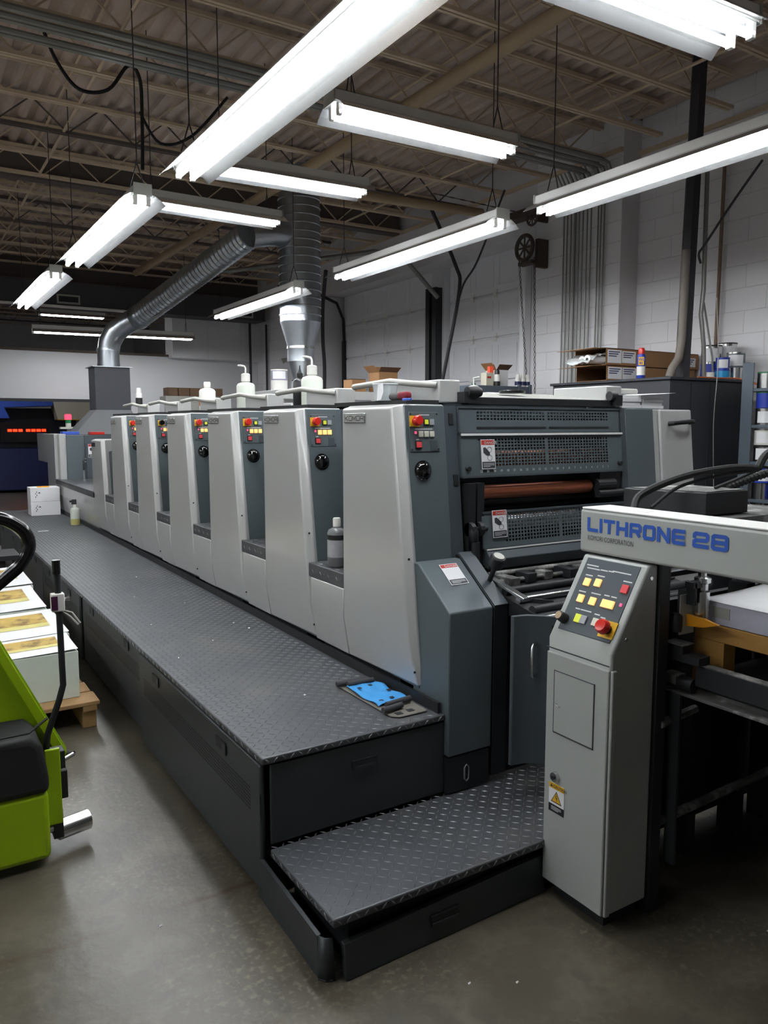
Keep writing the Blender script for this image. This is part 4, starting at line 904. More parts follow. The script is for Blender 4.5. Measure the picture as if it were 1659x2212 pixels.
bottle('wash_bottle', 'pale wash bottle with bent spout standing on the third unit', 1.95, 4.82, 1.70, .060, .285, NATURAL, 'wash')
wj = bottle('white_jug', 'white plastic jug with orange label on the fourth unit', 1.975, 5.635, 1.70, .060, .245, WHITEP, 'cap')
M().box(1.913, 1.9165, 5.61, 5.65, 1.74, 1.80).build('orange_label', mat('orange label', (190, 120, 70), .6), wj)
spray_can('spray_can', 'white and black spray can standing on the farthest tall unit', 1.95, 7.46, 1.70, .030, .245, WHITEP, WHITEP, (.35, .62, CANBLK))
db = bottle('squeeze_bottle', 'dirty labelled bottle with white cap on the foot step between the two nearest units', 1.73, 3.185, .938, .045, .262, mat('smoky bottle', (112, 114, 116), .35, var=.2, scale=25), 'cap', group='bottles on the press')
M().lathe([(.0455, .045), (.0455, .125)], (1.73, 3.185, .938), 24).build('paper_label', mat('smudged label', (172, 172, 176), .7, var=.25, scale=40), db, smooth=True)
M().lathe([(.0458, .128), (.0458, .15)], (1.73, 3.185, .938), 24).build('dark_stain', BLKRUB, db, smooth=True)
sp = bottle('spray_bottle', 'clear spray bottle with yellow liquid standing on the walkway', 1.60, 8.93, .512, .048, .28, NATURAL, 'trigger')
M().lathe([(.0488, .006), (.0488, .07)], (1.60, 8.93, .512), 20).build('yellow_liquid', mat('yellow liquid', (196, 190, 120), .3), sp, smooth=True)
# tub, rag and pens on the nearest unit
tb = thing('plastic_tub', 'clear plastic tub on top of the nearest printing unit', 'tub', (1.80, 2.76, 1.70))
vs = []
M().lathe([(.041, .002), (.044, .0), (.053, .066), (.056, .068), (.055, .072), (.051, .068), (.041, .006)], (1.763, 2.81, 1.701), 20).build('tub_body', CLEARP, tb, smooth=True)
M().add([(1.715, 2.79, 1.772), (1.725, 2.765, 1.770), (1.72, 2.755, 1.735), (1.715, 2.765, 1.705), (1.71, 2.79, 1.70)], [(0, 1, 2), (0, 2, 3), (0, 3, 4)]).build('paper_tissue', PAPER, tb, solid=.001)
rg = thing('folded_rag', 'grey and maroon folded rag beside the clear plastic tub', 'rag', (1.74, 2.66, 1.70))
M().box(1.735, 1.765, 2.668, 2.745, 1.701, 1.730).build('grey_half', GREYCLOTH, rg, bev=.012, seg=3); M().box(1.73, 1.765, 2.605, 2.672, 1.701, 1.733).build('maroon_half', MAROON, rg, bev=.012, seg=3)
tag(M().tube([(1.715, 2.60, 1.70), (1.72, 2.55, 1.70)], .005, 8).build('blue_pen', BLUE, smooth=True), 'blue pen lying right of the folded rag', 'pen')
# paper piles on the right end of unit 1
for k_, (x0, x1, y0, y1, z0_, z1_, lb) in enumerate(((2.985, 3.125, 2.60, 2.82, 1.681, 1.745, 'neat stack of white cards on the right end of the nearest unit'), (3.13, 3.29, 2.60, 2.85, 1.681, 1.742, 'leaning stack of loose sheets right of the neat card stack'))):
    r_ = thing('card_stack', lb, 'paper stack', ((x0+x1)/2, y0, z0_), 'paper stacks on the nearest unit')
    h_ = (z1_-z0_)/4
    for i in range(4): M().box(x0+.004*((i*7) % 3), x1-.003*((i*5) % 3), y0+.004*(i % 2), y1, z0_+i*h_, z0_+(i+1)*h_-.001).build('bundle', PAPER, r_)
    if k_: M().add([(x0-.02, y0-.02, z1_+.004), (x1+.05, y0-.03, z1_+.018), (x1+.05, y1, z1_+.02), (x0-.02, y1, z1_+.004)], [(0, 1, 2, 3)]).build('loose_sheet', PAPER, r_, solid=.001)
tag(M().lathe([(.02, 0), (.022, .03), (.01, .034)], (2.12, 2.66, 1.735), 12).tube([(2.12, 2.66, 1.765), (2.125, 2.67, 1.80), (2.15, 2.66, 1.805)], .004, 6).build('oil_cup', NATURAL, smooth=True), 'small pale oil cup on the pale perforated top guard', 'cup')
tag(M().lathe([(.06, 0), (.062, .012), (.05, .016)], (2.46, 2.80, 1.746), 24).build('lid', BLKGLOSS, smooth=True), 'round black lid lying on the pale perforated top guard', 'lid')
# white cartons at the far end of the walkway
for k_, (z0_, lb) in enumerate(((.512, 'lower of the two white cartons stacked at the far walkway end'), (.682, 'upper of the two white cartons, with an orange strip on top'))):
    c = thing('white_carton', lb, 'carton', (1.47, 10.15, z0_), 'white cartons on the walkway')
    M().box(1.31, 1.64, 10.06, 10.32, z0_, z0_+.168).build('box_body', PAPER, c, bev=.003, seg=1)
    for j in range(4): M().box(1.365+.012*(j % 2), 1.372+.012*(j % 2), 10.058, 10.06, z0_+.05+.02*j, z0_+.065+.02*j).build('print_mark', DKPRINT, c)
    M().box(1.40, 1.42, 10.058, 10.06, z0_+.10, z0_+.112).build('print_mark', DKPRINT, c)
tag(M().box(1.40, 1.53, 10.10, 10.16, .850, .862).build('orange_strip', ORANGE, bev=.002), 'orange strip lying on the upper white carton', 'strip')
tag(M().box(1.17, 1.27, 8.55, 8.57, .5123, .5165).build('paper_scrap', PAPER), 'narrow white paper scrap on the far walkway', 'scrap')
# ================================================================== DUCTS
hd = thing('extraction_hood', 'dark square extraction hood rising from the far delivery end', 'hood', (2.5, 11.1, 1.47))
M().box(2.28, 2.74, 10.9, 11.3, 1.79, 2.37).build('chimney', HOODM, hd, bev=.004)
M().box(2.25, 2.77, 10.87, 11.33, 2.37, 2.38).build('flange', GALV, hd)
hs = M(); hs.add([(1.98, 10.82, 1.475), (2.9, 10.82, 1.475), (2.9, 11.4, 1.475), (1.98, 11.4, 1.475), (2.28, 10.9, 1.80), (2.74, 10.9, 1.80), (2.74, 11.3, 1.80), (2.28, 11.3, 1.80)],
       [(0, 3, 2, 1), (4, 5, 6, 7), (0, 1, 5, 4), (1, 2, 6, 5), (2, 3, 7, 6), (3, 0, 4, 7)]); hs.build('sloped_base', HOODS, hd)
du = thing('flexible_duct', 'slanting silver ribbed duct with a smooth bent elbow above the hood', 'duct', (2.5, 11.1, 2.38))
ctr = [Vector((2.51, 11.1, 2.38)), Vector((2.51, 11.1, 2.58)), Vector((2.53, 11.08, 2.72)), Vector((2.60, 11.02, 2.86)), Vector((2.72, 10.90, 2.96)), Vector((2.84, 10.76, 3.03))]
M().tube(ctr, .145, 24).build('elbow', GALV, du, smooth=True)
for i in (0, 1): M().tube([ctr[i]-Z*.0+Z*.02, ctr[i]+Z*.05], .150, 24).build('collar', GALV, du, smooth=True)
a, b = Vector((2.84, 10.76, 3.03)), Vector((3.50, 8.45, 3.73)); P = []; R_ = []
N_ = 72
for i in range(N_): P.append(a.lerp(b, i/(N_-1))); R_.append(.155 if i % 2 else .140)
M().tube(P, R_, 22).build('ribbed_section', GALV, du, smooth=True)
dirv = (b-a).normalized(); M().tube([a-dirv*.02, a+dirv*.08], .160, 24).build('clamp_band', GALV, du, smooth=True)
vd = thing('vertical_duct', 'big round spiral duct dropping through the ceiling behind the press', 'duct', (4.16, 8.53, 1.2))
P, R_ = [], []; z = 2.81
while z < CEIL-.02:
    for dz, rr in ((0, .243), (.070, .243), (.076, .252), (.086, .252), (.092, .243)): P.append((4.16, 8.53, z+dz)); R_.append(rr)
    z += .094
M().tube(P, R_, 28).build('spiral_section', GALV, vd, smooth=True)
M().lathe([(.243, 2.81), (.16, 2.53), (.164, 2.35), (.155, 2.35), (.10, 2.16), (.10, 1.2)][::-1], (4.16, 8.53, 0), 28).build('reducer', GALV, vd, smooth=True)
M().tube([(4.16, 8.53, 2.50), (4.16, 8.53, 2.53)], .168, 24).build('clamp_band', STEEL, vd, smooth=True)
M().tube([(3.50, 8.45, 3.73), (3.75, 8.45, 3.78), (4.0, 8.5, 3.80)], .15, 20).build('branch', GALV, vd, smooth=True)
md = thing('main_duct', 'wide dark rectangular air duct crossing below the roof at the back', 'duct', (2, 14, 3.5))
M().box(-5.9, 6.0, 13.8, 14.25, 3.53, 3.92).build('duct_body', DUCTD, md, bev=.01)
gl = M().box(2.34, 2.70, 13.78, 13.80, 3.57, 3.72).build('grille', GREYTUBE, md); M().box(2.37, 2.67, 13.774, 13.785, 3.60, 3.69).build('grille_opening', BLK, gl)
M().box(-5.9, 3.7, 13.70, 13.80, 3.50, 3.53).build('white_flashing', FIXW, md)
gl = M().box(5.3, 5.75, 13.78, 13.80, 3.57, 3.72).build('grille', GREYTUBE, md); M().box(5.33, 5.72, 13.774, 13.785, 3.60, 3.69).build('grille_opening', BLK, gl)
# ================================================================== PIPES UNDER THE ROOF
def pipe(name, label, pts, r_, m_, cat='pipe', n=10, group=None):
    return tag(M().tube(pts, r_, n).build(name, m_, smooth=True), label, cat, group)
pipe('sprinkler_pipe', 'thick tan pipe running along the press below the roof joists', [(3.68, 2.2, 4.16), (3.64, 9.0, 4.16), (3.6, 13.7, 4.16)], .055, PIPETAN)
pipe('sprinkler_pipe', 'tan pipe running crosswise towards the chain hoist', [(3.72, 7.62, 4.08), (6.0, 7.42, 4.08)], .05, PIPETAN)
for k_, (yy_, zz) in enumerate(((5.50, 4.14), (5.57, 4.12), (5.66, 4.14), (5.75, 4.11), (5.84, 4.13))):
    pipe('ceiling_conduit', ('frontmost', 'second', 'middle', 'fourth', 'rearmost')[k_]+' of five parallel grey conduits crossing under the roof', [(-5.9, yy_, zz), (5.9, yy_, zz), (6.0, yy_, zz-.02), (6.10, yy_, 3.9)], .020 if k_ % 2 else .026, PIPEGREY, 'conduit', 8, 'conduits under the roof')
ys = [6.185, 6.137, 6.083, 6.029, 5.969, 5.917, 5.858, 5.807, 5.712, 5.675, 5.632]
for k_, yy_ in enumerate(ys):
    pipe('wall_conduit', 'thin vertical conduit on the white block wall, %s of eleven counted from the roll-up door' % ('first second third fourth fifth sixth seventh eighth ninth tenth last'.split()[k_]), [(6.115, yy_, .8), (6.115, yy_, 3.9), (6.09, yy_, 4.06), (6.0, yy_, 4.18)], .016 if k_ == 3 else .009, PIPEGREY if k_ % 2 else PIPETAN if False else PIPEGREY, 'conduit', 6, 'conduits on the right wall')
pipe('wall_pipe', 'rusty vertical pipe on the recessed white wall above the cans', [(6.35, 4.48, 1.8), (6.35, 4.47, 3.95), (6.35, 4.6, 4.02), (6.3, 4.9, 4.05)], .016, mat('rusty pipe', (134, 110, 92), .7, var=.3, scale=12))
pipe('black_column', 'black square column standing on the charcoal cabinet', [(5.53, 4.2, 1.98), (5.56, 4.2, 3.2), (5.59, 4.2, 4.55)], .062, PIPEDARK, 'column', 6)
pipe('grey_flue', 'dusty grey pipe bending at its foot beside the black column', [(5.33, 4.17, 1.98), (5.36, 4.17, 2.05), (5.44, 4.17, 2.14), (5.47, 4.17, 2.3), (5.48, 4.17, 3.0)], .034, mat('dusty pipe', (120, 112, 104), .7, var=.2))
pipe('white_conduit', 'pale conduit curving down the right side of the black column', [(5.67, 4.15, 3.9), (5.665, 4.13, 2.7), (5.645, 4.13, 2.5), (5.70, 4.13, 2.25), (5.72, 4.13, 1.98)], .018, PIPEGREY)
pipe('thin_conduit', 'thin grey conduit beside the pale curving one at the black column', [(5.69, 4.14, 2.6), (5.78, 4.1, 2.15), (5.80, 4.1, 1.98)], .008, PIPEGREY)
cable('hanging_cable', 'long cable swooping from the right edge to the black column', [(5.56, 3.6, 3.55), (5.58, 3.85, 3.30), (5.60, 4.08, 3.05), (5.60, 4.14, 2.98), (5.60, 4.12, 2.9)], .010, PIPEDARK)
cable('thin_wire', 'thin wire hanging in front of the charcoal cabinet', [(5.56, 3.93, 2.6), (5.60, 3.92, 2.1), (5.58, 3.92, 1.6), (5.63, 3.92, 1.0)], .004, PIPEGREY)
cable('looped_cable', 'black cable drooping in loops below the roof at the upper left', [(1.05, 6.2, 4.35), (1.12, 6.15, 4.15), (1.25, 6.1, 3.98), (1.45, 6.1, 4.02), (1.60, 6.1, 4.22), (1.68, 6.1, 4.15), (1.69, 6.1, 3.9), (1.68, 6.1, 3.5)], .013, BLKRUB)
cable('looped_cable', 'second black cable sagging between the roof joists right of the loop', [(1.70, 6.2, 3.95), (1.85, 6.2, 3.75), (2.1, 6.2, 3.85), (2.4, 6.2, 4.2)], .011, BLKRUB)
# chain hoist at the wall
hc = thing('chain_hoist', 'rusty chain wheel hoist with hanging chains beside the roll-up door', 'hoist', (6.0, 6.5, 3.4))
def wheel(c, r_, m_):
    ring = [(c[0]+.0, c[1]+r_*math.cos(t*math.pi/12), c[2]+r_*math.sin(t*math.pi/12)) for t in range(25)]
    w_ = M().tube(ring, r_*.17, 8, cap=False)
    for k_ in range(4):
        t = k_*math.pi/4; w_.tube([(c[0], c[1]-r_*math.cos(t), c[2]-r_*math.sin(t)), (c[0], c[1]+r_*math.cos(t), c[2]+r_*math.sin(t))], r_*.08, 6)
    w_.build('chain_wheel', m_, hc, smooth=True)
RUST = mat('rusty iron', (74, 62, 56), .7, var=.25, scale=8)
wheel((5.93, 6.59, 3.52), .13, RUST); wheel((5.97, 6.52, 3.83), .08, RUST)
M().box(5.99, 6.14, 6.44, 6.49, 3.3, 3.60).box(5.99, 6.14, 6.45, 6.48, 3.78, 3.88).box(5.9, 5.98, 6.44, 6.66, 3.33, 3.37).box(5.93, 6.1, 6.45, 7.2, 3.86, 3.94).build('bracket', RUST, hc, bev=.004)
M().box(6.05, 6.14, 6.7, 6.78, 0, 3.6).build('angle_post', WALL2, hc)
def chain(p, q, name='hanging_chain'):
    p, q = Vector(p), Vector(q); L = (q-p).length; n_ = int(L/.055); m_ = M(); d = (q-p)/n_
    for i in range(n_):
        a = p+d*i; b = p+d*(i+1.15); s_ = (Y if i % 2 else X)*.010
        m_.tube([a, a+s_+d*.3, b+s_-d*.3, b, b-s_-d*.3, a-s_+d*.3, a], .004, 4, cap=False)
    return m_.build(name, RUST, hc)
chain((5.95, 6.70, 3.45), (5.95, 6.52, 1.95)); chain((5.95, 6.45, 3.4), (5.95, 6.40, 1.95)); chain((5.0, 7.0, 4.05), (5.95, 6.60, 3.88))
cable('door_cable', 'black cable pair hanging diagonally in front of the roll-up doors', [(5.6, 7.9, 4.2), (5.75, 7.6, 3.5), (5.78, 7.55, 3.2), (5.75, 7.75, 2.4), (5.7, 7.85, 1.9)], .022, PIPEDARK)
cable('door_cable', 'thin black cable meeting the diagonal pair from the upper right', [(5.9, 6.9, 4.2), (5.85, 7.3, 3.5), (5.79, 7.52, 3.2), (5.77, 7.7, 2.6)], .012, PIPEDARK)
pipe('door_rail', 'pale diagonal rail slung below the roof above the far roll-up door', [(4.0, 10.6, 3.72), (5.6, 9.2, 3.92), (5.9, 9.0, 3.88), (6.3, 8.7, 3.3)], .03, PIPEGREY, 'rail')
cable('black_hose', 'black hose hanging on the wall right of the vertical duct', [(5.6, 10.6, 3.9), (5.7, 10.9, 3.4), (5.75, 11.0, 2.9), (5.8, 11.05, 2.4), (5.78, 11.1, 1.2), (5.78, 11.1, .02)], .03, PIPEDARK, 'hose')
pipe('corner_pipe', 'thin dark vertical pipe in the back corner, left of the second one', [(5.85, 14.2, 1.2), (5.85, 14.2, 3.55)], .025, PIPEDARK)
pipe('corner_pipe', 'thin dark vertical pipe in the back corner, nearest the vertical duct', [(6.1, 14.0, 1.2), (6.1, 14.0, 3.5)], .02, PIPEDARK)
sf = thing('security_light', 'small twin security light on the wall behind the bottles', 'lamp', (6.1, 12.9, 2.75))
M().box(6.06, 6.14, 12.85, 12.95, 2.7, 2.8).build('back_box', GREYTUBE, sf, bev=.005)
for e in (-1, 1): M().tube([(6.05, 12.9+.07*e, 2.78), (5.97, 12.9+.11*e, 2.74)], [.03, .05], 14).build('lamp_head', GREYTUBE, sf, smooth=True)
# ================================================================== CABINET, BOXES, CANS, SHELVES on the right
cb = thing('steel_cabinet', 'tall charcoal steel cabinet behind the right end of the press', 'cabinet', (5.6, 4.5, 0))
M().box(5.10, 6.04, 3.98, 5.25, .05, 1.95).build('cabinet_body', CABM, cb, bev=.005)
M().box(5.08, 6.06, 3.96, 5.27, 1.95, 1.972).build('cabinet_top', CABM, cb, bev=.004)
M().box(5.12, 6.02, 4.0, 5.2, 0, .05).build('plinth', BLK, cb)
M().box(6.036, 6.046, 3.955, 3.97, .1, 1.9).build('door_edge', SHELF, cb)
for xx in (5.36, 5.60): M().box(xx-.002, xx+.002, 3.976, 3.98, .1, 1.93).build('panel_seam', BLK, cb)
def carton(name, label, x0, x1, y0, y1, z0_, z1_, m_=CARD, open_='', group=None, lab=None):
    c = thing(name, label, 'box', ((x0+x1)/2, (y0+y1)/2, z0_), group); t = .006; b = M()
    b.box(x0, x1, y0, y1, z0_, z0_+t).box(x0, x1, y0, y0+t, z0_+t, z1_).box(x0, x1, y1-t, y1, z0_+t, z1_).box(x1-t, x1, y0+t, y1-t, z0_+t, z1_)
    if open_ != 'x': b.box(x0, x0+t, y0+t, y1-t, z0_+t, z1_)
    if open_ != 'z': b.box(x0, x1, y0, y1, z1_-t, z1_)
    b.build('box_body', m_, c)
    M().box(x0+.02, x1-t, y0+t, y1-t, z0_+t, z0_+t+.002).build('box_inside', CARDD, c)
    if open_ == 'x': M().add([(x0, y0, z1_), (x0, y1, z1_), (x0-.22, y1, z1_-.02), (x0-.20, y0-.02, z1_-.012)], [(0, 1, 2, 3)]).build('flap', CARD, c, solid=.004)
    if open_ == 'z':
        M().add([(x0, y0, z1_), (x1, y0, z1_), (x1+.01, y0-.06, z1_+.05), (x0-.01, y0-.06, z1_+.05)], [(0, 1, 2, 3)]).build('flap', CARDD, c, solid=.003)
        M().add([(x0, y1, z1_), (x1, y1, z1_), (x1+.02, y1+.08, z1_+.08), (x0, y1+.08, z1_+.08)], [(0, 1, 2, 3)]).build('flap', CARD, c, solid=.003)
        M().add([(x0, y0, z1_), (x0, y1, z1_), (x0-.07, y1, z1_+.07), (x0-.07, y0, z1_+.07)], [(0, 1, 2, 3)]).build('flap', CARD, c, solid=.003)
    if lab:
        for a, b_, d, e in lab:
            l_ = M().box(a, b_, y0-.002, y0, d, e).build('paper_label', PAPER, c)
            for k_ in range(3): M().box(a+.012, b_-.02-.02*k_, y0-.003, y0-.002, e-.02-.018*k_, e-.012-.018*k_).build('print_line', NAVY, l_)
    return c
c1 = carton('long_carton', 'lower long cardboard box on the charcoal cabinet, open dark end', 5.135, 6.3, 4.65, 5.0, 1.974, 2.105, CARD, 'x', lab=((5.15, 5.32, 1.99, 2.09), (5.33, 5.50, 1.99, 2.09)))
c2 = carton('long_carton', 'upper long cardboard box on the charcoal cabinet, white rolls sticking out', 5.135, 6.36, 4.66, 5.02, 2.108, 2.25, CARD, 'x', lab=((5.15, 5.32, 2.125, 2.235), (5.33, 5.50, 2.13, 2.23), (6.12, 6.32, 2.13, 2.21)))
for k_, (yy_, zz) in enumerate(((4.73, 2.15), (4.82, 2.15), (4.91, 2.15))):
    r_ = thing('paper_roll', ('nearest', 'middle', 'rearmost')[k_]+' white roll in the open upper cardboard box', 'roll', (5.2, yy_, zz), 'white rolls in the upper box')
    M().tube([(4.98+.03*k_, yy_, zz), (5.6, yy_, zz)], .036, 16).build('roll_body', PAPER, r_, smooth=True); M().tube([(4.978+.03*k_, yy_, zz), (4.99+.03*k_, yy_, zz)], .014, 12).build('roll_core', BLK, r_)
pw = M(); n_, m_ = 10, 6
pw.add([(4.93+.028*i, 4.67+.06*j, 2.115+.085*math.sin(i/9*1.9)+.012*math.sin(i*2.1+j*1.7)) for i in range(n_) for j in range(m_)], [(i*m_+j, (i+1)*m_+j, (i+1)*m_+j+1, i*m_+j+1) for i in range(n_-1) for j in range(m_-1)])
tag(pw.build('plastic_wrap', CLEARP, smooth=True, solid=.001), 'crumpled clear plastic wrap over the white rolls', 'plastic wrap')
wd = spray_can('spray_can', 'blue and yellow lubricant spray can with red cap on the cabinet', 5.205, 4.35, 1.974, .034, .25, CANBLUE, RED, (.12, .40, WHITEP))
cd = Vector((5.205, 4.35, 1.974)); dv = Vector((-5.205, -4.35, 0)).normalized(); su = Vector((-dv.y, dv.x, 0))
if su.x < 0: su = -su
M().fr(cd, su, Z, dv, -.022, .022, .11, .175, .03, .0352).build('yellow_field', YEL, wd)
text('can_lettering', 'WD', .030, CANBLUE, wd, cd+su*(-.020)+Z*.145+dv*.0354, su, Z, .95, .0006); text('can_lettering', '40', .030, CANBLUE, wd, cd+su*(-.016)+Z*.117+dv*.0354, su, Z, .95, .0006)
def can(label, x, y, z, r_, h, body=TIN, lid=TIN, wrap=None, group='ink cans on the right'):
    t = thing('ink_can', label, 'can', (x, y, z), group)
    M().lathe([(r_, 0), (r_, h-.012), (r_*.97, h-.010)], (x, y, z), 22).build('can_body', body, t, smooth=True)
    M().lathe([(r_*1.02, h-.012), (r_*1.02, h), (r_*.9, h), (r_*.88, h-.005)], (x, y, z), 22).build('lid', lid, t, smooth=True)
    if wrap: 
        k_ = 9; a0 = math.atan2(-y, -x); v_ = []
        for i in range(k_):
            a = a0+(i/(k_-1)-.5)*1.7
            for zz in (h*.12, h*.82): v_.append((x+(r_+.001)*math.cos(a), y+(r_+.001)*math.sin(a), z+zz))
        M().add(v_, [(2*i, 2*i+1, 2*i+3, 2*i+2)[::-1] for i in range(k_-1)]).build('paper_label', wrap, t, smooth=True)
    return t
can('tin can with black band, left of the pair at the top of the cabinet cans', 6.02, 4.28, 2.12, .085, .16, TIN, CANBLK, PAPER)
can('tin can with pale label, right of the pair at the top of the cabinet cans', 6.22, 4.28, 2.14, .09, .17, TIN, CANBLK, PAPER)
can('blue can under the top tin cans on the cabinet', 6.02, 4.28, 1.974, .085, .145, CANBLUE, CANBLUE, None)
can('wide tin under the right top can on the cabinet', 6.22, 4.28, 1.974, .09, .165, TIN, TIN, None)
can('grey can with printed label in front on the cabinet', 6.10, 4.10, 2.08, .075, .13, mat('grey can', (108, 114, 120), .35), TIN, PAPER)
can('shiny bare tin can at the cabinet edge', 6.10, 4.10, 1.974, .072, .105, TIN, TIN, None)
can('cyan can at the cabinet edge left of the shiny tin', 5.90, 4.09, 1.974, .062, .085, CANCYAN, CANBLUE, None)
can('tall blue can standing on the cyan one', 5.92, 4.10, 2.06, .055, .10, CANBLUE, CANBLUE, PAPER)
can('small white tub on the cabinet beside the pipes', 5.78, 4.12, 1.974, .04, .06, WHITEP, WHITEP, None)
pipe('orange_hose', 'thin orange hose lying along the cabinet top', [(5.5, 4.03, 1.982), (5.75, 4.02, 1.982), (6.0, 4.0, 1.985), (6.08, 3.9, 1.94), (6.1, 3.5, 1.86), (6.0, 3.1, 1.86)], .007, CREST, 'hose')
sv = thing('can_shelf', 'open blue grey steel shelving full of ink cans at the right edge', 'shelf', (6.05, 3.0, 0))
for xx, yy_ in ((5.75, 3.795), (6.3, 3.795), (5.75, 2.2), (6.3, 2.2)): M().box(xx, xx+.04, yy_-.04, yy_, 0, 2.09).build('post', SHELF, sv)
M().box(5.742, 5.75, 3.70, 3.795, 0, 2.085).build('post_flange', SHELF, sv)
SZ = (.42, .72, 1.01, 1.31, 1.60, 1.885)
for zz in SZ: M().box(5.75, 6.34, 2.2, 3.755, zz-.025, zz).build('shelf_board', SHELF, sv, bev=.003, seg=1)
names = ('lowest', 'second', 'third', 'fourth', 'fifth', 'top')
for si, zz in enumerate(SZ):
    if si == 0: continue
    for ci, yy_ in enumerate((3.645, 3.48, 3.31)):
        for lv in range(2):
            if si == 5 and lv == 1 and ci == 0: continue
            w_ = (PAPER, PAPER, None)[(si+ci+lv) % 3]; bd = (TIN, CANBLUE, TIN, mat('white can', (214, 212, 206), .4))[(si*2+ci+lv) % 4]; ld = (TIN, CANGREEN, TIN, CANBLK)[(si+lv+ci) % 4]
            can('ink can on the %s shelf board, %s layer, %s from the cabinet' % (names[si], ('lower', 'upper')[lv], ('first', 'second', 'third')[ci]), 5.84, yy_, zz+.001+lv*.131, .072, .127, bd, ld, w_, 'ink cans on the steel shelving')
# ================================================================== MIDDLE BACKGROUND: shelf with bottles, cartons, cans
bs = thing('bottle_shelf', 'low blue grey steel shelf in front of the roll-up door, holding spray bottles', 'shelf', (5.3, 6.4, 0))
M().box(4.95, 5.75, 6.25, 6.75, 1.90, 1.93).box(4.95, 5.75, 6.23, 6.25, 1.925, 2.0).box(4.93, 4.95, 6.23, 6.77, 1.9, 2.0).build('shelf_board', SHELF, bs, bev=.003)
for xx in (4.95, 5.56, 5.71): M().box(xx, xx+.03, 6.22, 6.25, 0, 2.02).build('post', SHELF, bs)
for k_, xx in enumerate((5.60, 5.67, 5.735-.0)):
    spray_can('spray_bottle', ('left', 'middle', 'right')[k_]+' of three white spray cans with a dark blue band', xx, 6.29, 1.931, .030, .20, WHITEP, WHITEP, (.42, .62, NAVY), 'white spray cans by the door')
spray_can('spray_can', 'black capped spray can beside the white box with orange note', 5.35, 6.33, 1.931, .034, .24, WHITEP, CANBLK, (.15, .5, CANBLK))
carton('white_box', 'open white carton with black printing on the steel shelf', 5.42, 5.58, 6.42, 6.6, 1.931, 2.18, PAPER, 'z')
wb_ = thing('pale_jug', 'pale jug with a red label and orange note on the steel shelf', 'jug', (5.26, 6.36, 1.931))
M().box(5.20, 5.31, 6.33, 6.42, 1.931, 2.14).build('jug_body', CREAM, wb_, bev=.012); M().box(5.31, 5.36, 6.40, 6.44, 2.13, 2.21).build('orange_note', mat('orange note', (240, 90, 60), .6, emit=.15), wb_)
M().box(5.22, 5.27, 6.327, 6.33, 2.08, 2.10).build('red_label', REDPRINT, wb_)
tbm = thing('parts_bench', 'pale steel bench behind the press near the vertical duct', 'bench', (3.6, 7.3, 0))
M().box(3.25, 5.0, 7.2, 8.2, 1.86, 1.95).build('bench_top', PRESS, tbm, bev=.004)
for xx in (3.28, 4.92):
    for yy_ in (7.22, 8.14): M().box(xx, xx+.05, yy_, yy_+.05, 0, 1.86).build('leg', GREYTUBE, tbm)
can('white pail at the bottom of the stack on the bench left of the duct', 3.36, 7.40, 1.951, .085, .10, WHITEP, WHITEP, None, 'white pails on the bench')
can('white pail on top of the stack on the bench left of the duct', 3.36, 7.40, 2.052, .085, .11, mat('grey lilac pail', (150, 150, 164), .4), WHITEP, PAPER, 'white pails on the bench')
can('grey pail standing right of the stacked white pails', 3.56, 7.36, 1.951, .08, .11, mat('pale pail', (176, 178, 184), .4), TIN, PAPER, 'white pails on the bench')
carton('brown_carton', 'open brown cardboard box with flaps up by the far roll-up door', 4.70, 4.95, 7.62, 7.85, 1.952, 2.20, CARD, 'z', lab=((4.76, 4.81, 2.0, 2.08),))
carton('brown_carton', 'small brown cardboard box left of the open one', 4.42, 4.60, 7.75, 7.95, 1.952, 2.12, CARD, '')
# brown crate behind the wash bottles
cr = thing('brown_crate', 'long brown timber crate in front of the back wall', 'crate', (3.8, 11.4, 1.9))
for i in range(5): M().box(3.36+.17*i, 3.52+.17*i, 11.3, 11.5, 2.02, 2.14).build('crate_board', mat('brown timber boards', (110, 84, 64), .75, var=.15, scale=8), cr, bev=.004, seg=1)
M().box(3.9, 3.96, 11.28, 11.30, 2.0, 2.19).build('batten', CARD, cr)
cbx = thing('grey_console', 'grey console under the brown crate beyond the press', 'console', (3.8, 11.4, 0))
M().box(3.40, 4.3, 11.2, 11.6, .02, 1.93).build('console_body', GREYTUBE, cbx, bev=.01); M().box(3.32, 4.26, 11.25, 11.55, 1.93, 2.018).build('console_top', GREYTUBE, cbx, bev=.006)
# ================================================================== NAVY PRESS in the room beyond
nv = thing('navy_press', 'large navy blue machine with red lit display in the room beyond', 'machine', (2, 20.4, 0))
M().box(-1.5, 4.1, 20.2, 22, .05, 1.05).build('lower_body', NAVY, nv, bev=.02)
M().box(-1.5, 4.1, 20.6, 22, 1.05, 2.0).build('upper_body', mat('dark navy upper', (16, 18, 34), .4), nv)
M().prism([(-1.5, 1.75), (2.25, 1.75), (2.15, 2.0), (3.2, 2.05), (3.2, 2.16), (-1.5, 2.16)], 'y', 20.0, 20.6).build('blue_hood', BLUE, nv, bev=.01)
M().prism([(3.2, 2.16), (4.05, 2.16), (4.15, 1.45), (3.75, 1.45), (3.80, 1.72), (3.30, 1.72)], 'y', 20.0, 20.5).build('cream_hood', CREAM, nv, bev=.01)
M().box(3.28, 3.8, 19.98, 20.01, 1.715, 1.735).build('yellow_trim', YEL, nv)
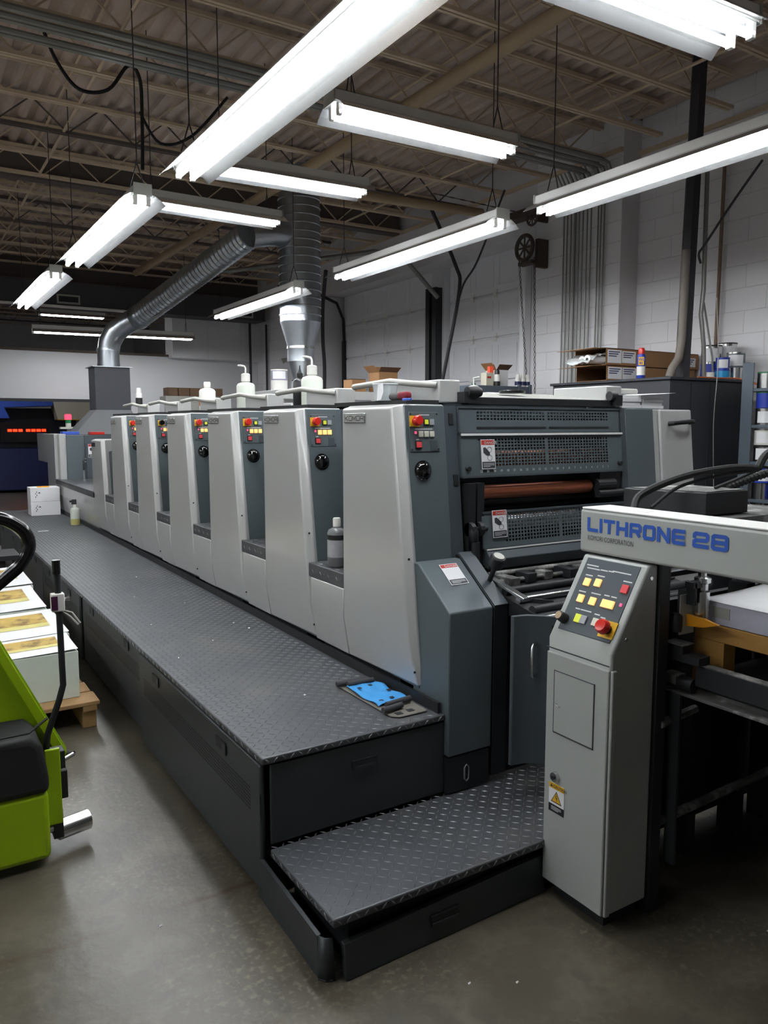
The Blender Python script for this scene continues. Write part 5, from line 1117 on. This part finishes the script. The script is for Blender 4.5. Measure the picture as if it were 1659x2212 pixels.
M().box(2.05, 3.1, 20.1, 20.2, 1.2, 1.66).build('display_panel', BLKGLOSS, nv)
ledm = M()
for i in range(7):
    xx = 2.20+.115*i+(.05 if i > 2 else 0); M().box(xx, xx+.09, 20.085, 20.10, 1.44, 1.50).build('display_digit', LEDR, nv)
M().box(3.7, 3.95, 20.0, 20.15, 1.30, 1.52).build('small_screen', mat('pale screen', (120, 150, 190), .3, emit=.5), nv)
slt = thing('stack_light', 'red and green signal tower light beyond the delivery end', 'signal light', (2.3, 14.9, 1.5))
bx_, by_ = 2.52, 14.3
M().lathe([(.03, 1.0), (.03, 1.53)], (bx_, by_, 0), 12).build('stem', GREYTUBE, slt, smooth=True); M().box(bx_-.14, bx_+.14, by_-.06, by_+.06, 1.53, 1.565).build('base_plate', WHITEP, slt)
M().lathe([(.045, 1.565), (.045, 1.63)], (bx_, by_, 0), 16).build('white_lens', WHITEP, slt, smooth=True); M().lathe([(.045, 1.63), (.045, 1.69)], (bx_, by_, 0), 16).build('green_lens', LEDG, slt, smooth=True)
M().lathe([(.055, 1.69), (.055, 1.77), (.04, 1.78)], (bx_, by_, 0), 16).build('red_lens', mat('lit red lens', (255, 40, 60), .3, var=0, emit=3.), slt, smooth=True)
M().box(bx_-.2, bx_+.2, by_-.15, by_+.15, 0, 1.0).build('stand', NAVY, slt)
# small debris on the concrete
for k_, (xx, yy_) in enumerate(((1.30, 1.62), (1.42, 1.55), (2.25, 1.30), (.62, 2.35))):
    tag(M().add([(xx, yy_, .001), (xx+.010, yy_+.002, .001), (xx+.012, yy_+.008, .001), (xx+.002, yy_+.007, .001), (xx+.006, yy_+.004, .004)], [(0, 1, 4), (1, 2, 4), (2, 3, 4), (3, 0, 4), (0, 3, 2, 1)]).build('paper_chip', PAPER), ('tiny white paper chip on the floor nearest the lower step corner', 'tiny white paper chip on the floor in front of the lower step, nearer the pedestal', 'tiny white paper chip on the dark floor right of the pedestal', 'tiny white paper chip on the floor between pallet truck and walkway')[k_], 'paper chip', 'paper chips on the floor')
